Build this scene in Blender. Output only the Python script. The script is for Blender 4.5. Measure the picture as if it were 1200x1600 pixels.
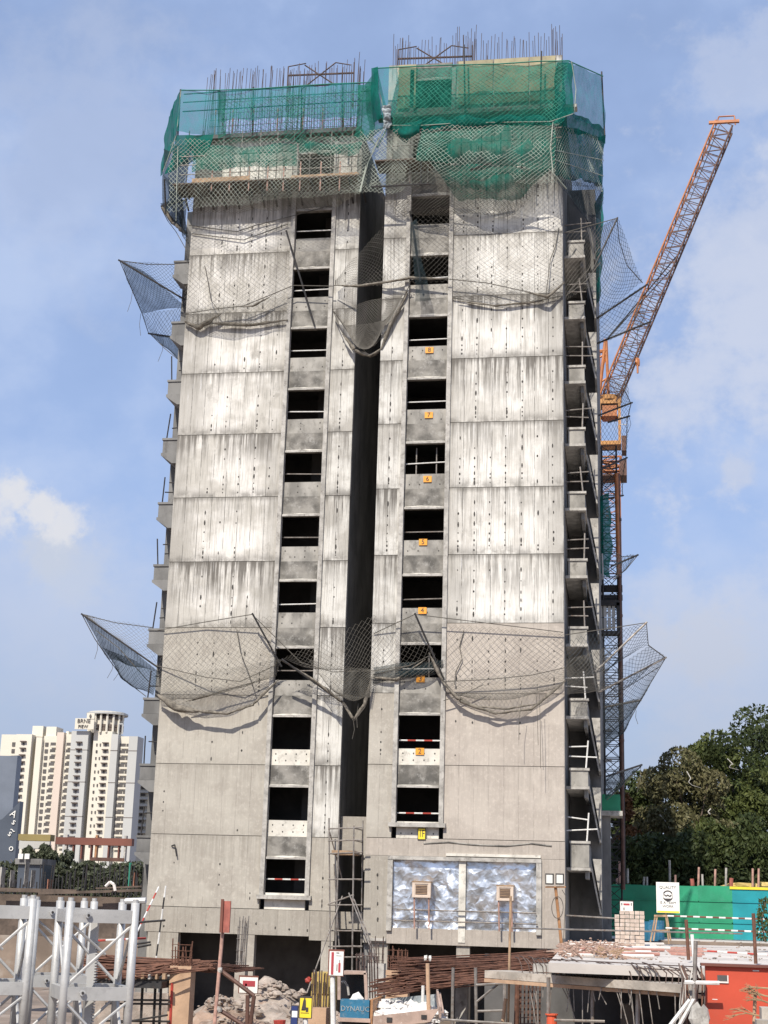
import bpy, math, random
from mathutils import Vector, Matrix, noise as mn
random.seed(7)
rnd = random.uniform
sc = bpy.context.scene
for o in list(bpy.data.objects): bpy.data.objects.remove(o)
COL = sc.collection
# ------------------------------------------------------------------ camera
FPX, PITCH, YAW, ROLL = 2309.1, .2598, -.1647, .0288
EYE = Vector((0, 0, 1.6))
cF = Vector((math.sin(YAW)*math.cos(PITCH), math.cos(YAW)*math.cos(PITCH), math.sin(PITCH)))
_r = Vector((math.cos(YAW), -math.sin(YAW), 0)); _u = _r.cross(cF)
cR = _r*math.cos(ROLL)+_u*math.sin(ROLL); cU = _u*math.cos(ROLL)-_r*math.sin(ROLL)
cam_d = bpy.data.cameras.new('camera'); cam = bpy.data.objects.new('camera', cam_d); COL.objects.link(cam)
cam_d.sensor_fit = 'VERTICAL'; cam_d.sensor_height = 36; cam_d.lens = FPX/1600*36; cam_d.clip_end = 6000
cam.matrix_world = Matrix(((cR.x, cU.x, -cF.x, EYE.x), (cR.y, cU.y, -cF.y, EYE.y), (cR.z, cU.z, -cF.z, EYE.z), (0, 0, 0, 1)))
sc.camera = cam
sc.render.resolution_x, sc.render.resolution_y = 768, 1024
def ray(px, py): return (cF*FPX+cR*(px-600)+cU*(800-py))
def P(px, py, Y):                      # where the sight line of a photograph point meets the plane y = Y
    d = ray(px, py); return EYE+d*(Y/d.y)
def PX(px, py, Y): return P(px, py, Y).x
def PZ(px, py, Y): return P(px, py, Y).z
# ------------------------------------------------------------------ world, sun, exposure
SUN_AZ, SUN_EL = math.radians(11), math.radians(47)      # azimuth: to the left of the camera's back
W = bpy.data.worlds.new('World'); sc.world = W; W.use_nodes = True
nt = W.node_tree; nt.nodes.clear(); L = nt.links.new
def N(t, **k):
    n = nt.nodes.new(t)
    for a, b in k.items(): setattr(n, a, b)
    return n
def mth(op, a, b=None, clamp=False):
    n = N('ShaderNodeMath', operation=op); n.use_clamp = clamp
    for i, v in enumerate((a, b)):
        if v is None: continue
        if isinstance(v, (int, float)): n.inputs[i].default_value = v
        else: L(v, n.inputs[i])
    return n.outputs[0]
def mrange(v, a, b, c=0., d=1., smooth=True):
    n = N('ShaderNodeMapRange'); n.interpolation_type = 'SMOOTHSTEP' if smooth else 'LINEAR'
    L(v, n.inputs[0])
    for i, x in enumerate((a, b, c, d)): n.inputs[1+i].default_value = x
    return n.outputs[0]
def mixc(f, a, b, bt='MIX'):
    n = N('ShaderNodeMix', data_type='RGBA', blend_type=bt)
    for s, v in ((n.inputs[0], f), (n.inputs[6], a), (n.inputs[7], b)):
        if isinstance(v, (int, float)): s.default_value = v
        elif isinstance(v, tuple): s.default_value = (*v[:3], 1)
        else: L(v, s)
    return n.outputs[2]
sky = N('ShaderNodeTexSky', sky_type='NISHITA'); sky.sun_disc = False
sky.sun_elevation = SUN_EL; sky.sun_rotation = math.pi+SUN_AZ; sky.air_density = 1.0; sky.dust_density = 1.2; sky.ozone_density = 1.6
tc = N('ShaderNodeTexCoord'); DIRV = tc.outputs['Generated']
def wnoise(scale, det, rough, z=1.0, off=(0, 0, 0)):
    m = N('ShaderNodeMapping'); m.inputs['Scale'].default_value = (1, 1, z); m.inputs['Location'].default_value = off; L(DIRV, m.inputs[0])
    n = N('ShaderNodeTexNoise'); n.inputs['Scale'].default_value = scale; n.inputs['Detail'].default_value = det; n.inputs['Roughness'].default_value = rough
    L(m.outputs[0], n.inputs[0]); return n.outputs[0]
n1 = wnoise(3.2, 4, .5, 1.8, (.3, .1, .2)); n2 = wnoise(14, 6, .55, 1.3); n3 = wnoise(48, 6, .6, 1.2); n4 = wnoise(150, 5, .6)
soft = mth('ADD', mth('MULTIPLY', n1, .6), mth('MULTIPLY', n2, .4)); crisp = mth('ADD', mth('MULTIPLY', n3, .65), mth('MULTIPLY', n4, .35))
mid_ = mth('ADD', mth('MULTIPLY', n2, .6), mth('MULTIPLY', n3, .4))
def blob(px, py, r_in, r_out, amt, det):        # a cloud in one direction of the sky, its edge broken by noise
    d = ray(px, py).normalized()
    v = N('ShaderNodeVectorMath', operation='DISTANCE'); L(DIRV, v.inputs[0]); v.inputs[1].default_value = d
    return mrange(mth('ADD', v.outputs['Value'], mth('MULTIPLY', mth('SUBTRACT', det, .5), amt)), r_out, r_in)
def over(c, mask, s, col): return mixc(mth('MULTIPLY', mask, s), c, col)
sep = N('ShaderNodeSeparateXYZ'); L(DIRV, sep.inputs[0])
skyc = mixc(1.0, sky.outputs[0], (1.1, 1.1, 1.2), 'MULTIPLY')
wcol = mixc(mrange(soft, .35, .65, .55, .80), skyc, (3.3, 4.35, 6.75))                # pale veil of humid air
wcol = over(wcol, mrange(soft, .48, .66), .55, (4.4, 5.2, 6.9))                         # thin cirrus
for px, py, ri, ro, amt, s in ((120, 230, .02, .12, .2, .35), (1240, 480, .05, .13, .22, .75), (1130, 570, .02, .09, .2, .6), (1170, 130, .01, .06, .18, .5), (1100, 1030, .03, .09, .16, .55), (1230, 1060, .05, .12, .16, .5), (60, 960, .02, .10, .14, .5)):
    wcol = over(wcol, blob(px, py, ri, ro, amt*1.5, mid_), s*.85, (5.0, 5.4, 6.5))
for px, py, ri, ro, amt, s in ((1155, 735, .004, .017, .03, .5), (1010, 1000, .006, .03, .05, .5), (1110, 1005, .012, .035, .06, .5)): wcol = over(wcol, blob(px, py, ri, ro, amt, crisp), s, (5.0, 5.2, 5.9))
wcol = over(wcol, mrange(sep.outputs[2], .27, .03), .72, (3.3, 3.75, 4.7))             # grey haze towards the horizon
for px, py, ri, ro, amt, s in ((110, 890, .012, .035, .05, .55), (80, 855, .008, .028, .05, .8), (100, 818, .006, .02, .04, .9), (62, 800, .006, .02, .04, .95), (25, 778, .004, .018, .04, .9), (-20, 790, .01, .03, .05, .8)):
    wcol = over(wcol, blob(px, py, ri, ro, amt, crisp), s, (5.9, 6.0, 6.4) if py < 850 else (4.5, 4.95, 5.9))
bg = N('ShaderNodeBackground'); L(wcol, bg.inputs[0]); bg.inputs[1].default_value = .098
wo = N('ShaderNodeOutputWorld'); L(bg.outputs[0], wo.inputs[0])
sd = bpy.data.lights.new('sun', 'SUN'); sd.energy = 4.2; sd.angle = math.radians(.53); sd.color = (1, .945, .85)
sun = bpy.data.objects.new('sun', sd); COL.objects.link(sun)
SUNV = Vector((-math.sin(SUN_AZ)*math.cos(SUN_EL), -math.cos(SUN_AZ)*math.cos(SUN_EL), math.sin(SUN_EL)))
sun.rotation_euler = SUNV.to_track_quat('Z', 'Y').to_euler(); sun.location = (-20, -40, 60)
vs = sc.view_settings; vs.view_transform = 'Standard'; vs.look = 'None'; vs.gamma = 1; vs.exposure = .38; vs.use_curve_mapping = False
sc.render.engine = 'CYCLES'
try:
    sc.cycles.max_bounces = 6; sc.cycles.transparent_max_bounces = 16; sc.cycles.diffuse_bounces = 3
except Exception: pass
# ------------------------------------------------------------------ materials
M = {}
def begin(name, rough=.8, metal=0.):
    global nt, L
    m = bpy.data.materials.new(name); m.use_nodes = True; nt = m.node_tree; L = nt.links.new
    b = nt.nodes['Principled BSDF']; b.inputs['Roughness'].default_value = rough; b.inputs['Metallic'].default_value = metal
    M[name] = m; return m, b
def coords(kind='Object', scale=(1, 1, 1), rand=0.):
    t = N('ShaderNodeTexCoord'); v = t.outputs[kind]
    if rand:
        oi = N('ShaderNodeObjectInfo'); a = N('ShaderNodeVectorMath', operation='ADD'); L(v, a.inputs[0])
        cx = N('ShaderNodeCombineXYZ'); r = mth('MULTIPLY', oi.outputs['Random'], rand)
        for i in range(3): L(r, cx.inputs[i])
        L(cx.outputs[0], a.inputs[1]); v = a.outputs[0]
    mp = N('ShaderNodeMapping'); mp.inputs['Scale'].default_value = scale; L(v, mp.inputs[0]); return mp.outputs[0]
def tnoise(vec, scale, det=4, rough=.55):
    n = N('ShaderNodeTexNoise'); L(vec, n.inputs[0]); n.inputs['Scale'].default_value = scale; n.inputs['Detail'].default_value = det; n.inputs['Roughness'].default_value = rough
    return n.outputs[0]
def bump(b, h, s, d=.02):
    n = N('ShaderNodeBump'); n.inputs['Strength'].default_value = s; n.inputs['Distance'].default_value = d; L(h, n.inputs['Height']); L(n.outputs[0], b.inputs['Normal'])
def simple(name, col, rough=.7, metal=0., var=.25, scale=3., dirt=None, bmp=.15, vz=1.):
    m, b = begin(name, rough, metal)
    v = coords('Object', (1, 1, vz), 40.)
    n = tnoise(v, scale, 5); c = mixc(mrange(n, .3, .7), tuple(x*(1-var) for x in col), tuple(min(1, x*(1+var*.6)) for x in col))
    if dirt: c = mixc(mth('MULTIPLY', mrange(tnoise(v, scale*2.3, 6, .7), .52, .68), dirt[1]), c, dirt[0])
    L(c, b.inputs['Base Color'])
    if bmp: bump(b, tnoise(v, scale*8, 4), bmp)
    return m
def concrete(name, light, mid, dark, lines=.62, drip=1., white=.5, line=.8, half=0., grain=.42):
    """cast wall: board marks, form joints, runs of laitance, water stains below the pour joint (z = 0..3 in each panel)"""
    m, b = begin(name, .88)
    v = coords('Object', (1, 1, 1), 60.); vo = coords('Object')
    sx = N('ShaderNodeSeparateXYZ'); L(vo, sx.inputs[0]); X, Z = sx.outputs[0], sx.outputs[2]
    big = tnoise(v, .55, 3); medn = tnoise(v, 1.7, 5, .6)
    streak = tnoise(coords('Object', (7, 7, .28), 60.), 1., 5, .65)
    fine = tnoise(coords('Object', (26, 26, .8), 60.), 1., 3, .6)
    c = mixc(mrange(mth('ADD', mth('MULTIPLY', big, .65), mth('MULTIPLY', medn, .35)), .40, .57), mid, light)
    c = mixc(mth('MULTIPLY', mrange(streak, .50, .68), .75 if grain > .2 else .35), c, mid)
    if grain < .2: c = mixc(mth('MULTIPLY', mrange(tnoise(v, 6., 6, .7), .5, .64), .4), c, tuple(min(.8, x*1.25) for x in light))
    c = mixc(mth('MULTIPLY', mrange(fine, .52, .66), grain), c, dark)
    oi_ = N('ShaderNodeObjectInfo'); rv = oi_.outputs['Random']
    if half:                                             # weathered margins of the wide panels
        ed = mth('MULTIPLY', mrange(mth('ADD', mth('ABSOLUTE', mth('ADD', X, mth('MULTIPLY', mth('SUBTRACT', mth('FRACT', mth('MULTIPLY', rv, 3.77)), .5), .9))), mth('MULTIPLY', mth('SUBTRACT', big, .5), 2.2)), half-1.0, half-.05), .62)
        c = mixc(ed, c, tuple((a+b_)/2 for a, b_ in zip(mid, dark)))
    # stains running down from the joint above
    top = mrange(mth('ADD', Z, mth('MULTIPLY', mth('SUBTRACT', rv, .5), 1.1)), 1.1, 3.05)
    dr = mth('MULTIPLY', mth('MULTIPLY', top, mrange(mth('ADD', mth('MULTIPLY', streak, .6), mth('MULTIPLY', big, .4)), .42, .58)), drip, True)
    c = mixc(mth('MULTIPLY', dr, mth('ADD', .45, mth('MULTIPLY', mth('FRACT', mth('MULTIPLY', rv, 7.31)), .5))), c, dark)
    blot = mth('MULTIPLY', mrange(tnoise(coords('Object', (1, 1, .8), 130.), .9, 5, .7), .58, .70), .55); c = mixc(mth('MULTIPLY', blot, drip, True), c, tuple((a+b_)/2 for a, b_ in zip(mid, dark)))
    # dirt hanging right below the joint
    jn = mrange(mth('ADD', Z, mth('MULTIPLY', mth('SUBTRACT', streak, .5), .5)), 2.72, 2.98); c = mixc(mth('MULTIPLY', jn, .6*min(1, drip)), c, dark)
    # grime band above the joint below
    low = mth('MULTIPLY', mrange(Z, .55, .02), mrange(medn, .38, .6)); c = mixc(mth('MULTIPLY', low, .6*drip), c, dark)
    # form joints: narrow vertical lines broken by noise
    lw = mth('MULTIPLY', mth('ADD', X, mth('MULTIPLY', medn, .03)), 1/lines); fr = mth('ABSOLUTE', mth('SUBTRACT', mth('FRACT', lw), .5))
    ln = mth('MULTIPLY', mrange(fr, .472, .495), mrange(tnoise(coords('Object', (1, 1, .9), 60.), 2.1, 3), .36, .56))
    c = mixc(mth('MULTIPLY', ln, line), c, tuple(x*.45 for x in dark))
    # pale laitance runs
    pale = mrange(tnoise(coords('Object', (11, 11, .5), 90.), 1., 4, .7), .64, .74); c = mixc(mth('MULTIPLY', pale, white), c, tuple(min(.8, x*1.35) for x in light))
    spk = mrange(tnoise(v, 22, 3, .7), .66, .76); c = mixc(mth('MULTIPLY', spk, .5), c, dark)
    L(c, b.inputs['Base Color'])
    h = mth('ADD', mth('MULTIPLY', fine, .5), mth('SUBTRACT', mth('MULTIPLY', tnoise(v, 14, 5, .7), .6), mth('MULTIPLY', ln, .8)))
    bump(b, h, .5, .03)
    return m
concrete('concrete_upper', (.735, .705, .645), (.545, .515, .46), (.13, .117, .10), drip=1., half=2.45)
concrete('concrete_mid', (.64, .615, .56), (.42, .395, .35), (.12, .108, .093), drip=1.2)
concrete('concrete_far', (.735, .70, .64), (.50, .47, .415), (.125, .112, .095), drip=1.1, half=2.3)
concrete('concrete_lower', (.44, .405, .345), (.365, .33, .28), (.20, .175, .145), drip=.4, white=.3, line=.22, grain=.12)
concrete('concrete_pink', (.475, .42, .36), (.40, .35, .30), (.22, .19, .16), drip=.3, white=.2, line=.22, grain=.12)
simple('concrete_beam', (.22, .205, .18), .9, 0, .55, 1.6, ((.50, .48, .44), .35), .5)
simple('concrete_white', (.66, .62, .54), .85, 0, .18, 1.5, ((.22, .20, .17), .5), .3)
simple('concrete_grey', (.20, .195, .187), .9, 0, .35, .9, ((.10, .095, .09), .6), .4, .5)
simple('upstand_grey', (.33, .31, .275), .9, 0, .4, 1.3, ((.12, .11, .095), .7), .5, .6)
simple('concrete_trim', (.42, .395, .355), .85, 0, .3, 2.5, ((.14, .12, .10), .6), .4)
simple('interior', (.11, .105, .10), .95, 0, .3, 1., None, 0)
simple('tie_hole', (.06, .055, .05), .95, 0, .2, 1., None, 0)
simple('rust', (.15, .068, .042), .85, .1, .4, 5., ((.07, .035, .025), .7), .2)
simple('rebar', (.105, .075, .065), .75, .3, .4, 4., ((.16, .07, .04), .6), .2)
simple('steel_pipe', (.30, .27, .24), .55, .5, .35, 4., ((.18, .09, .05), .6), .1)
simple('dark_steel', (.045, .043, .042), .6, .4, .3, 4., ((.12, .06, .04), .4), .1)
simple('white_paint', (.72, .70, .66), .6, 0, .15, 4., ((.35, .30, .25), .4), .1)
simple('red_paint', (.42, .05, .035), .6, 0, .25, 4., ((.22, .08, .05), .5), .1)
simple('red_post', (.46, .27, .21), .7, 0, .3, 4., ((.25, .16, .12), .5), .1)
simple('crane_orange', (.44, .16, .055), .5, .1, .2, 2., ((.30, .12, .06), .5), .1)
simple('crane_dark', (.12, .06, .042), .6, .2, .3, 2., None, .1)
simple('crane_yellow', (.50, .24, .07), .5, .1, .2, 2., ((.30, .12, .06), .4), .1)
simple('galvanised', (.50, .49, .47), .5, .3, .15, 5., ((.30, .29, .28), .5), .08)
simple('galvanised_flat', (.43, .42, .40), .55, .2, .12, 3., ((.30, .29, .28), .5), .08)
simple('timber', (.38, .25, .15), .85, 0, .35, 3., ((.20, .12, .08), .5), .3)
simple('deck_dark', (.115, .085, .065), .9, 0, .4, 2., ((.05, .04, .035), .6), .3)
simple('formply', (.46, .30, .19), .8, 0, .18, 2., ((.28, .17, .10), .4), .15)
simple('shutter', (.34, .29, .17), .7, 0, .25, 1.5, ((.20, .17, .10), .6), .1)
simple('board_red', (.36, .11, .08), .6, 0, .25, 4., ((.25, .10, .07), .5), .1)
simple('soil', (.30, .21, .155), .95, 0, .4, 1.4, ((.42, .36, .30), .7), .9)
simple('rubble', (.36, .30, .25), .95, 0, .35, 2., ((.26, .15, .10), .6), .9)
simple('ground_dirt', (.24, .185, .145), .95, 0, .35, .4, ((.34, .30, .26), .6), .7)
simple('deck_concrete', (.56, .51, .46), .9, 0, .2, .5, ((.34, .30, .27), .5), .4)
simple('slab_edge', (.42, .37, .31), .9, 0, .3, 1.5, ((.22, .17, .13), .6), .5)
simple('red_wall', (.52, .07, .032), .55, 0, .12, .6, ((.40, .10, .06), .25), .2)
simple('hoarding_green', (.02, .27, .135), .5, 0, .18, .8, ((.05, .30, .18), .4), .15)
simple('hoarding_blue', (.01, .27, .31), .5, 0, .15, .8, None, .15)
simple('block_pack', (.50, .40, .33), .9, 0, .25, 2., ((.66, .60, .55), .5), .4)
simple('sign_white', (.78, .76, .70), .5, 0, .06, 2., None, 0)
simple('sign_ink', (.05, .04, .04), .6, 0, 0, 2., None, 0)
simple('sign_red', (.40, .05, .06), .6, 0, .1, 2., None, 0)
simple('sign_orange', (.80, .33, .03), .5, 0, .1, 2., None, 0)
simple('sign_yellow', (.82, .62, .04), .5, 0, .06, 2., None, 0)
simple('sign_blue', (.02, .035, .13), .5, 0, .1, 2., None, 0)
simple('yellow_sheet', (.50, .36, .11), .6, 0, .2, 3., ((.35, .22, .08), .5), .1)
simple('truck_blue', (.03, .16, .27), .5, 0, .2, 3., ((.25, .28, .28), .4), .1)
simple('truck_body', (.42, .30, .24), .7, 0, .25, 2., ((.55, .45, .38), .5), .2)
simple('truck_black', (.012, .012, .014), .3, 0, .1, 3., None, 0)
simple('rubber', (.02, .02, .02), .8, 0, .2, 3., None, 0)
simple('tarp_grey', (.26, .29, .30), .6, 0, .35, 2., ((.50, .52, .52), .5), .3)
simple('plaster_debris', (.72, .69, .65), .9, 0, .15, 3., ((.45, .40, .36), .4), .5)
simple('pvc_white', (.74, .68, .62), .5, 0, .1, 2., ((.5, .4, .34), .4), .05)
simple('pvc_red', (.44, .22, .17), .55, 0, .25, 2., ((.60, .35, .25), .5), .05)
simple('far_white', (.66, .61, .51), .8, 0, .05, .05, None, 0)
simple('far_grey', (.46, .455, .43), .8, 0, .06, .05, None, 0)
simple('far_pink', (.60, .50, .42), .8, 0, .05, .05, None, 0)
simple('far_opening', (.10, .09, .085), .6, 0, .3, .3, None, 0)
simple('far_shade', (.13, .10, .085), .8, 0, .2, .3, None, 0)
simple('dark_cladding', (.075, .088, .11), .35, 0, .12, .4, None, 0)
simple('dark_cladding_pale', (.16, .18, .215), .35, 0, .12, .4, None, 0)
simple('olive_beam', (.26, .20, .07), .7, 0, .15, .5, None, 0)
simple('brown_beam', (.17, .06, .04), .7, 0, .2, .5, None, 0)
simple('bark', (.13, .095, .07), .95, 0, .4, 3., None, .6)
simple('dead_twig', (.36, .24, .13), .9, 0, .3, 4., None, .3)
simple('rope', (.10, .09, .075), .95, 0, .2, 4., None, 0)
simple('net_roll', (.20, .175, .14), .95, 0, .5, 6., ((.07, .06, .05), .7), .8)
simple('net_cord', (.17, .155, .13), .9, 0, .25, 1., None, 0)
simple('net_cord_dark', (.035, .045, .055), .9, 0, .2, 1., None, 0)
simple('net_cord_pale', (.34, .37, .31), .9, 0, .2, 1., None, 0)
simple('net_cord_green', (.03, .20, .14), .9, 0, .2, 1., None, 0)
simple('ac_case', (.62, .50, .40), .5, 0, .1, 4., ((.4, .3, .22), .4), .05)
simple('ac_grille', (.085, .055, .045), .6, 0, .2, 4., None, 0)
simple('lamp_glass', (.70, .68, .62), .15, 0, .05, 4., None, 0)
simple('pole_brown', (.40, .20, .09), .6, .1, .25, 4., None, .05)
simple('orange_bin', (.62, .10, .04), .5, 0, .1, 3., None, 0)
simple('pink_scrap', (.38, .25, .19), .9, 0, .35, 4., ((.55, .45, .38), .6), .4)
simple('brick', (.36, .16, .10), .9, 0, .3, 4., None, .3)
# foil: crumpled metallised sheet
m, b = begin('foil', .33, .9); v = coords('Object', (1, 1, 1), 20.); n = tnoise(v, 1.1, 4, .6)
L(mixc(mrange(n, .4, .6), (.56, .58, .60), (.86, .87, .88)), b.inputs['Base Color']); vor = N('ShaderNodeTexVoronoi'); vor.inputs['Scale'].default_value = 2.6; dv_ = N('ShaderNodeVectorMath', operation='ADD'); L(v, dv_.inputs[0]); nn = N('ShaderNodeTexNoise'); nn.inputs['Scale'].default_value = 1.6; L(v, nn.inputs[0]); L(nn.outputs[1], dv_.inputs[1]); L(dv_.outputs[0], vor.inputs[0]); bump(b, vor.outputs[0], .32, .10)
def cloth(name, col, opac, trans, folds=3.):
    m, b = begin(name, .8); nt.nodes.remove(b); v = coords('Object', (1, 1, .6), 20.)
    n = tnoise(v, folds, 5, .65)
    c = mixc(mrange(n, .3, .7), tuple(x*.72 for x in col), tuple(min(1, x*1.2) for x in col))
    d = N('ShaderNodeBsdfDiffuse'); L(c, d.inputs[0]); t = N('ShaderNodeBsdfTranslucent'); L(c, t.inputs[0])
    mx = N('ShaderNodeMixShader'); mx.inputs[0].default_value = trans; L(d.outputs[0], mx.inputs[1]); L(t.outputs[0], mx.inputs[2])
    tr = N('ShaderNodeBsdfTransparent'); m2 = N('ShaderNodeMixShader')
    L(mrange(n, .3, .7, opac-.08, opac+.09), m2.inputs[0])
    L(tr.outputs[0], m2.inputs[1]); L(mx.outputs[0], m2.inputs[2]); L(m2.outputs[0], nt.nodes['Material Output'].inputs[0])
cloth('shade_teal', (.035, .26, .26), .56, .4)
cloth('shade_green', (.022, .17, .125), .68, .35)
cloth('shade_green_dense', (.012, .15, .12), .88, .35)
cloth('shade_white_gap', (.45, .47, .45), .35, .4)
cloth('haze_net', (.26, .245, .21), .15, .3)
cloth('dark_net_cloth', (.03, .045, .05), .50, .2)
# leaves
def leafmat(name, a, b_, c_):
    m, b = begin(name, .6); v = coords('Object'); n = tnoise(v, .55, 3); n2_ = tnoise(v, 6., 2)
    c = mixc(mrange(n, .35, .65), a, b_); c = mixc(mth('MULTIPLY', mrange(n2_, .5, .75), .7), c, c_); L(c, b.inputs['Base Color'])
    try: b.inputs['Specular IOR Level'].default_value = .2
    except Exception: pass
leafmat('leaf_dark', (0.025, 0.037, 0.014), (0.048, 0.063, 0.019), (0.089, 0.095, 0.030))
leafmat('leaf_mid', (0.041, 0.058, 0.017), (0.075, 0.090, 0.024), (0.136, 0.137, 0.042))
leafmat('leaf_olive', (0.075, 0.074, 0.030), (0.116, 0.105, 0.048), (0.191, 0.158, 0.084))
leafmat('leaf_bloom', (.09, .035, .015), (.14, .06, .02), (.06, .07, .02))
leafmat('leaf_far', (.05, .058, .036), (.075, .085, .05), (.11, .115, .07))
# ------------------------------------------------------------------ mesh helpers
WL = {}
class MB:
    def __init__(s): s.v = []; s.f = []
    def box(s, a, b):
        x0, x1 = sorted((a[0], b[0])); y0, y1 = sorted((a[1], b[1])); z0, z1 = sorted((a[2], b[2])); n = len(s.v)
        s.v += [(x0, y0, z0), (x1, y0, z0), (x1, y1, z0), (x0, y1, z0), (x0, y0, z1), (x1, y0, z1), (x1, y1, z1), (x0, y1, z1)]
        s.f += [tuple(n+i for i in q) for q in ((0, 3, 2, 1), (4, 5, 6, 7), (0, 1, 5, 4), (1, 2, 6, 5), (2, 3, 7, 6), (3, 0, 4, 7))]; return s
    def tube(s, p, q, r, n=6, r2=None, cap=True):
        p, q = Vector(p), Vector(q); d = q-p
        if d.length < 1e-6: return s
        d.normalize(); a = d.orthogonal().normalized(); c = d.cross(a); k = len(s.v); r2 = r if r2 is None else r2
        for o, rr in ((p, r), (q, r2)):
            for i in range(n):
                t = 2*math.pi*i/n; s.v.append(tuple(o+(a*math.cos(t)+c*math.sin(t))*rr))
        for i in range(n): j = (i+1) % n; s.f.append((k+i, k+j, k+n+j, k+n+i))
        if cap and n > 2: s.f.append(tuple(k+i for i in reversed(range(n)))); s.f.append(tuple(k+n+i for i in range(n)))
        return s
    def path(s, pts, r, n=5):
        for a, b in zip(pts[:-1], pts[1:]): s.tube(a, b, r, n)
        return s
    def beam(s, p, q, w, h):      # rectangular bar between two points
        p, q = Vector(p), Vector(q); d = (q-p).normalized(); up = Vector((0, 0, 1)) if abs(d.z) < .9 else Vector((0, 1, 0))
        a = d.cross(up).normalized()*w/2; c = a.cross(d).normalized()*h/2; k = len(s.v)
        for o in (p, q):
            for e in (-a-c, a-c, a+c, -a+c): s.v.append(tuple(o+e))
        s.f += [tuple(k+i for i in q_) for q_ in ((3, 2, 1, 0), (4, 5, 6, 7), (0, 1, 5, 4), (1, 2, 6, 5), (2, 3, 7, 6), (3, 0, 4, 7))]; return s
    def quad(s, a, b, c, d): k = len(s.v); s.v += [tuple(a), tuple(b), tuple(c), tuple(d)]; s.f.append((k, k+1, k+2, k+3)); return s
    def prism(s, poly, y0, y1):   # polygon in x,z extruded along y
        k = len(s.v); n = len(poly)
        for y in (y0, y1): s.v += [(x, y, z) for x, z in poly]
        s.f.append(tuple(k+i for i in range(n))); s.f.append(tuple(k+n+i for i in reversed(range(n))))
        for i in range(n): j = (i+1) % n; s.f.append((k+j, k+i, k+n+i, k+n+j))
        return s
    def rock(s, c, r, sq=(1, 1, 1), n=7):
        c = Vector(c); k = len(s.v); seed = Vector((rnd(0, 50), rnd(0, 50), rnd(0, 50))); rings = 4
        for i in range(rings+1):
            th = math.pi*i/rings
            for j in range(n):
                ph = 2*math.pi*j/n; d = Vector((math.sin(th)*math.cos(ph), math.sin(th)*math.sin(ph), math.cos(th)))
                rr = r*(.75+.6*mn.noise(d*1.3+seed)); s.v.append(tuple(c+Vector((d.x*rr*sq[0], d.y*rr*sq[1], d.z*rr*sq[2]))))
        for i in range(rings):
            for j in range(n): a = k+i*n+j; b_ = k+i*n+(j+1) % n; s.f.append((a, a+n, b_+n, b_))
        return s
    def mesh(s, name, off=(0, 0, 0)):
        me = bpy.data.meshes.new(name); off = Vector(off)
        me.from_pydata([(x-off.x, y-off.y, z-off.z) for x, y, z in s.v], [], s.f); me.update(); return me
def setp(o, label=None, cat=None, group=None, kind=None):
    for k, v in (('label', label), ('category', cat), ('group', group), ('kind', kind)):
        if v: o[k] = v
    return o
def link(o, parent=None, loc=(0, 0, 0)):
    COL.objects.link(o); loc = Vector(loc)
    if parent: o.parent = parent; o.location = loc-WL[parent.name]
    else: o.location = loc
    WL[o.name] = loc; return o
def thing(name, label, cat, loc, group=None):
    o = bpy.data.objects.new(name, None); o.empty_display_size = .2; link(o, None, loc); return setp(o, label, cat, group)
def part(name, mb, mat, parent, label=None, kind=None, smooth=False):
    loc = WL[parent.name]; me = mb.mesh(name, loc); me.materials.append(M[mat])
    if smooth:
        for p in me.polygons: p.use_smooth = True
    o = bpy.data.objects.new(name, me); link(o, parent, loc); return setp(o, label, None, None, kind)
def place(name, me, parent, loc): return link(bpy.data.objects.new(name, me), parent, loc)     # shared mesh
def mono(name, mb, mat, label=None, cat=None, group=None, kind=None, smooth=False):
    xs = [v[0] for v in mb.v]; ys = [v[1] for v in mb.v]; zs = [v[2] for v in mb.v]
    loc = Vector(((min(xs)+max(xs))/2, (min(ys)+max(ys))/2, min(zs))); me = mb.mesh(name, loc); me.materials.append(M[mat])
    if smooth:
        for p in me.polygons: p.use_smooth = True
    o = bpy.data.objects.new(name, me); link(o, None, loc); return setp(o, label, cat, group, kind)
def bx(a, b): return MB().box(a, b)
def shared(name, mb, mat): me = mb.mesh(name); me.materials.append(M[mat]); return me
def textmesh(name, s, size, mat, parent, loc, depth=.004):        # lettering that faces -y, centred on loc
    cu = bpy.data.curves.new(name, 'FONT'); cu.body = s; cu.size = size; cu.align_x = 'CENTER'; cu.align_y = 'CENTER'; cu.extrude = depth; cu.resolution_u = 2
    t = bpy.data.objects.new('tmp', cu); me = bpy.data.meshes.new_from_object(t); bpy.data.objects.remove(t)
    for v in me.vertices: x, y, z = v.co; v.co = (x, -z, y)
    me.materials.clear(); me.materials.append(M[mat]); o = bpy.data.objects.new(name, me); link(o, parent, loc); return o
ORD = ['topmost', 'second', 'third', 'fourth', 'fifth', 'sixth', 'seventh', 'eighth', 'ninth', 'tenth', 'eleventh', 'twelfth', 'thirteenth', 'fourteenth', 'fifteenth', 'sixteenth']
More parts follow.
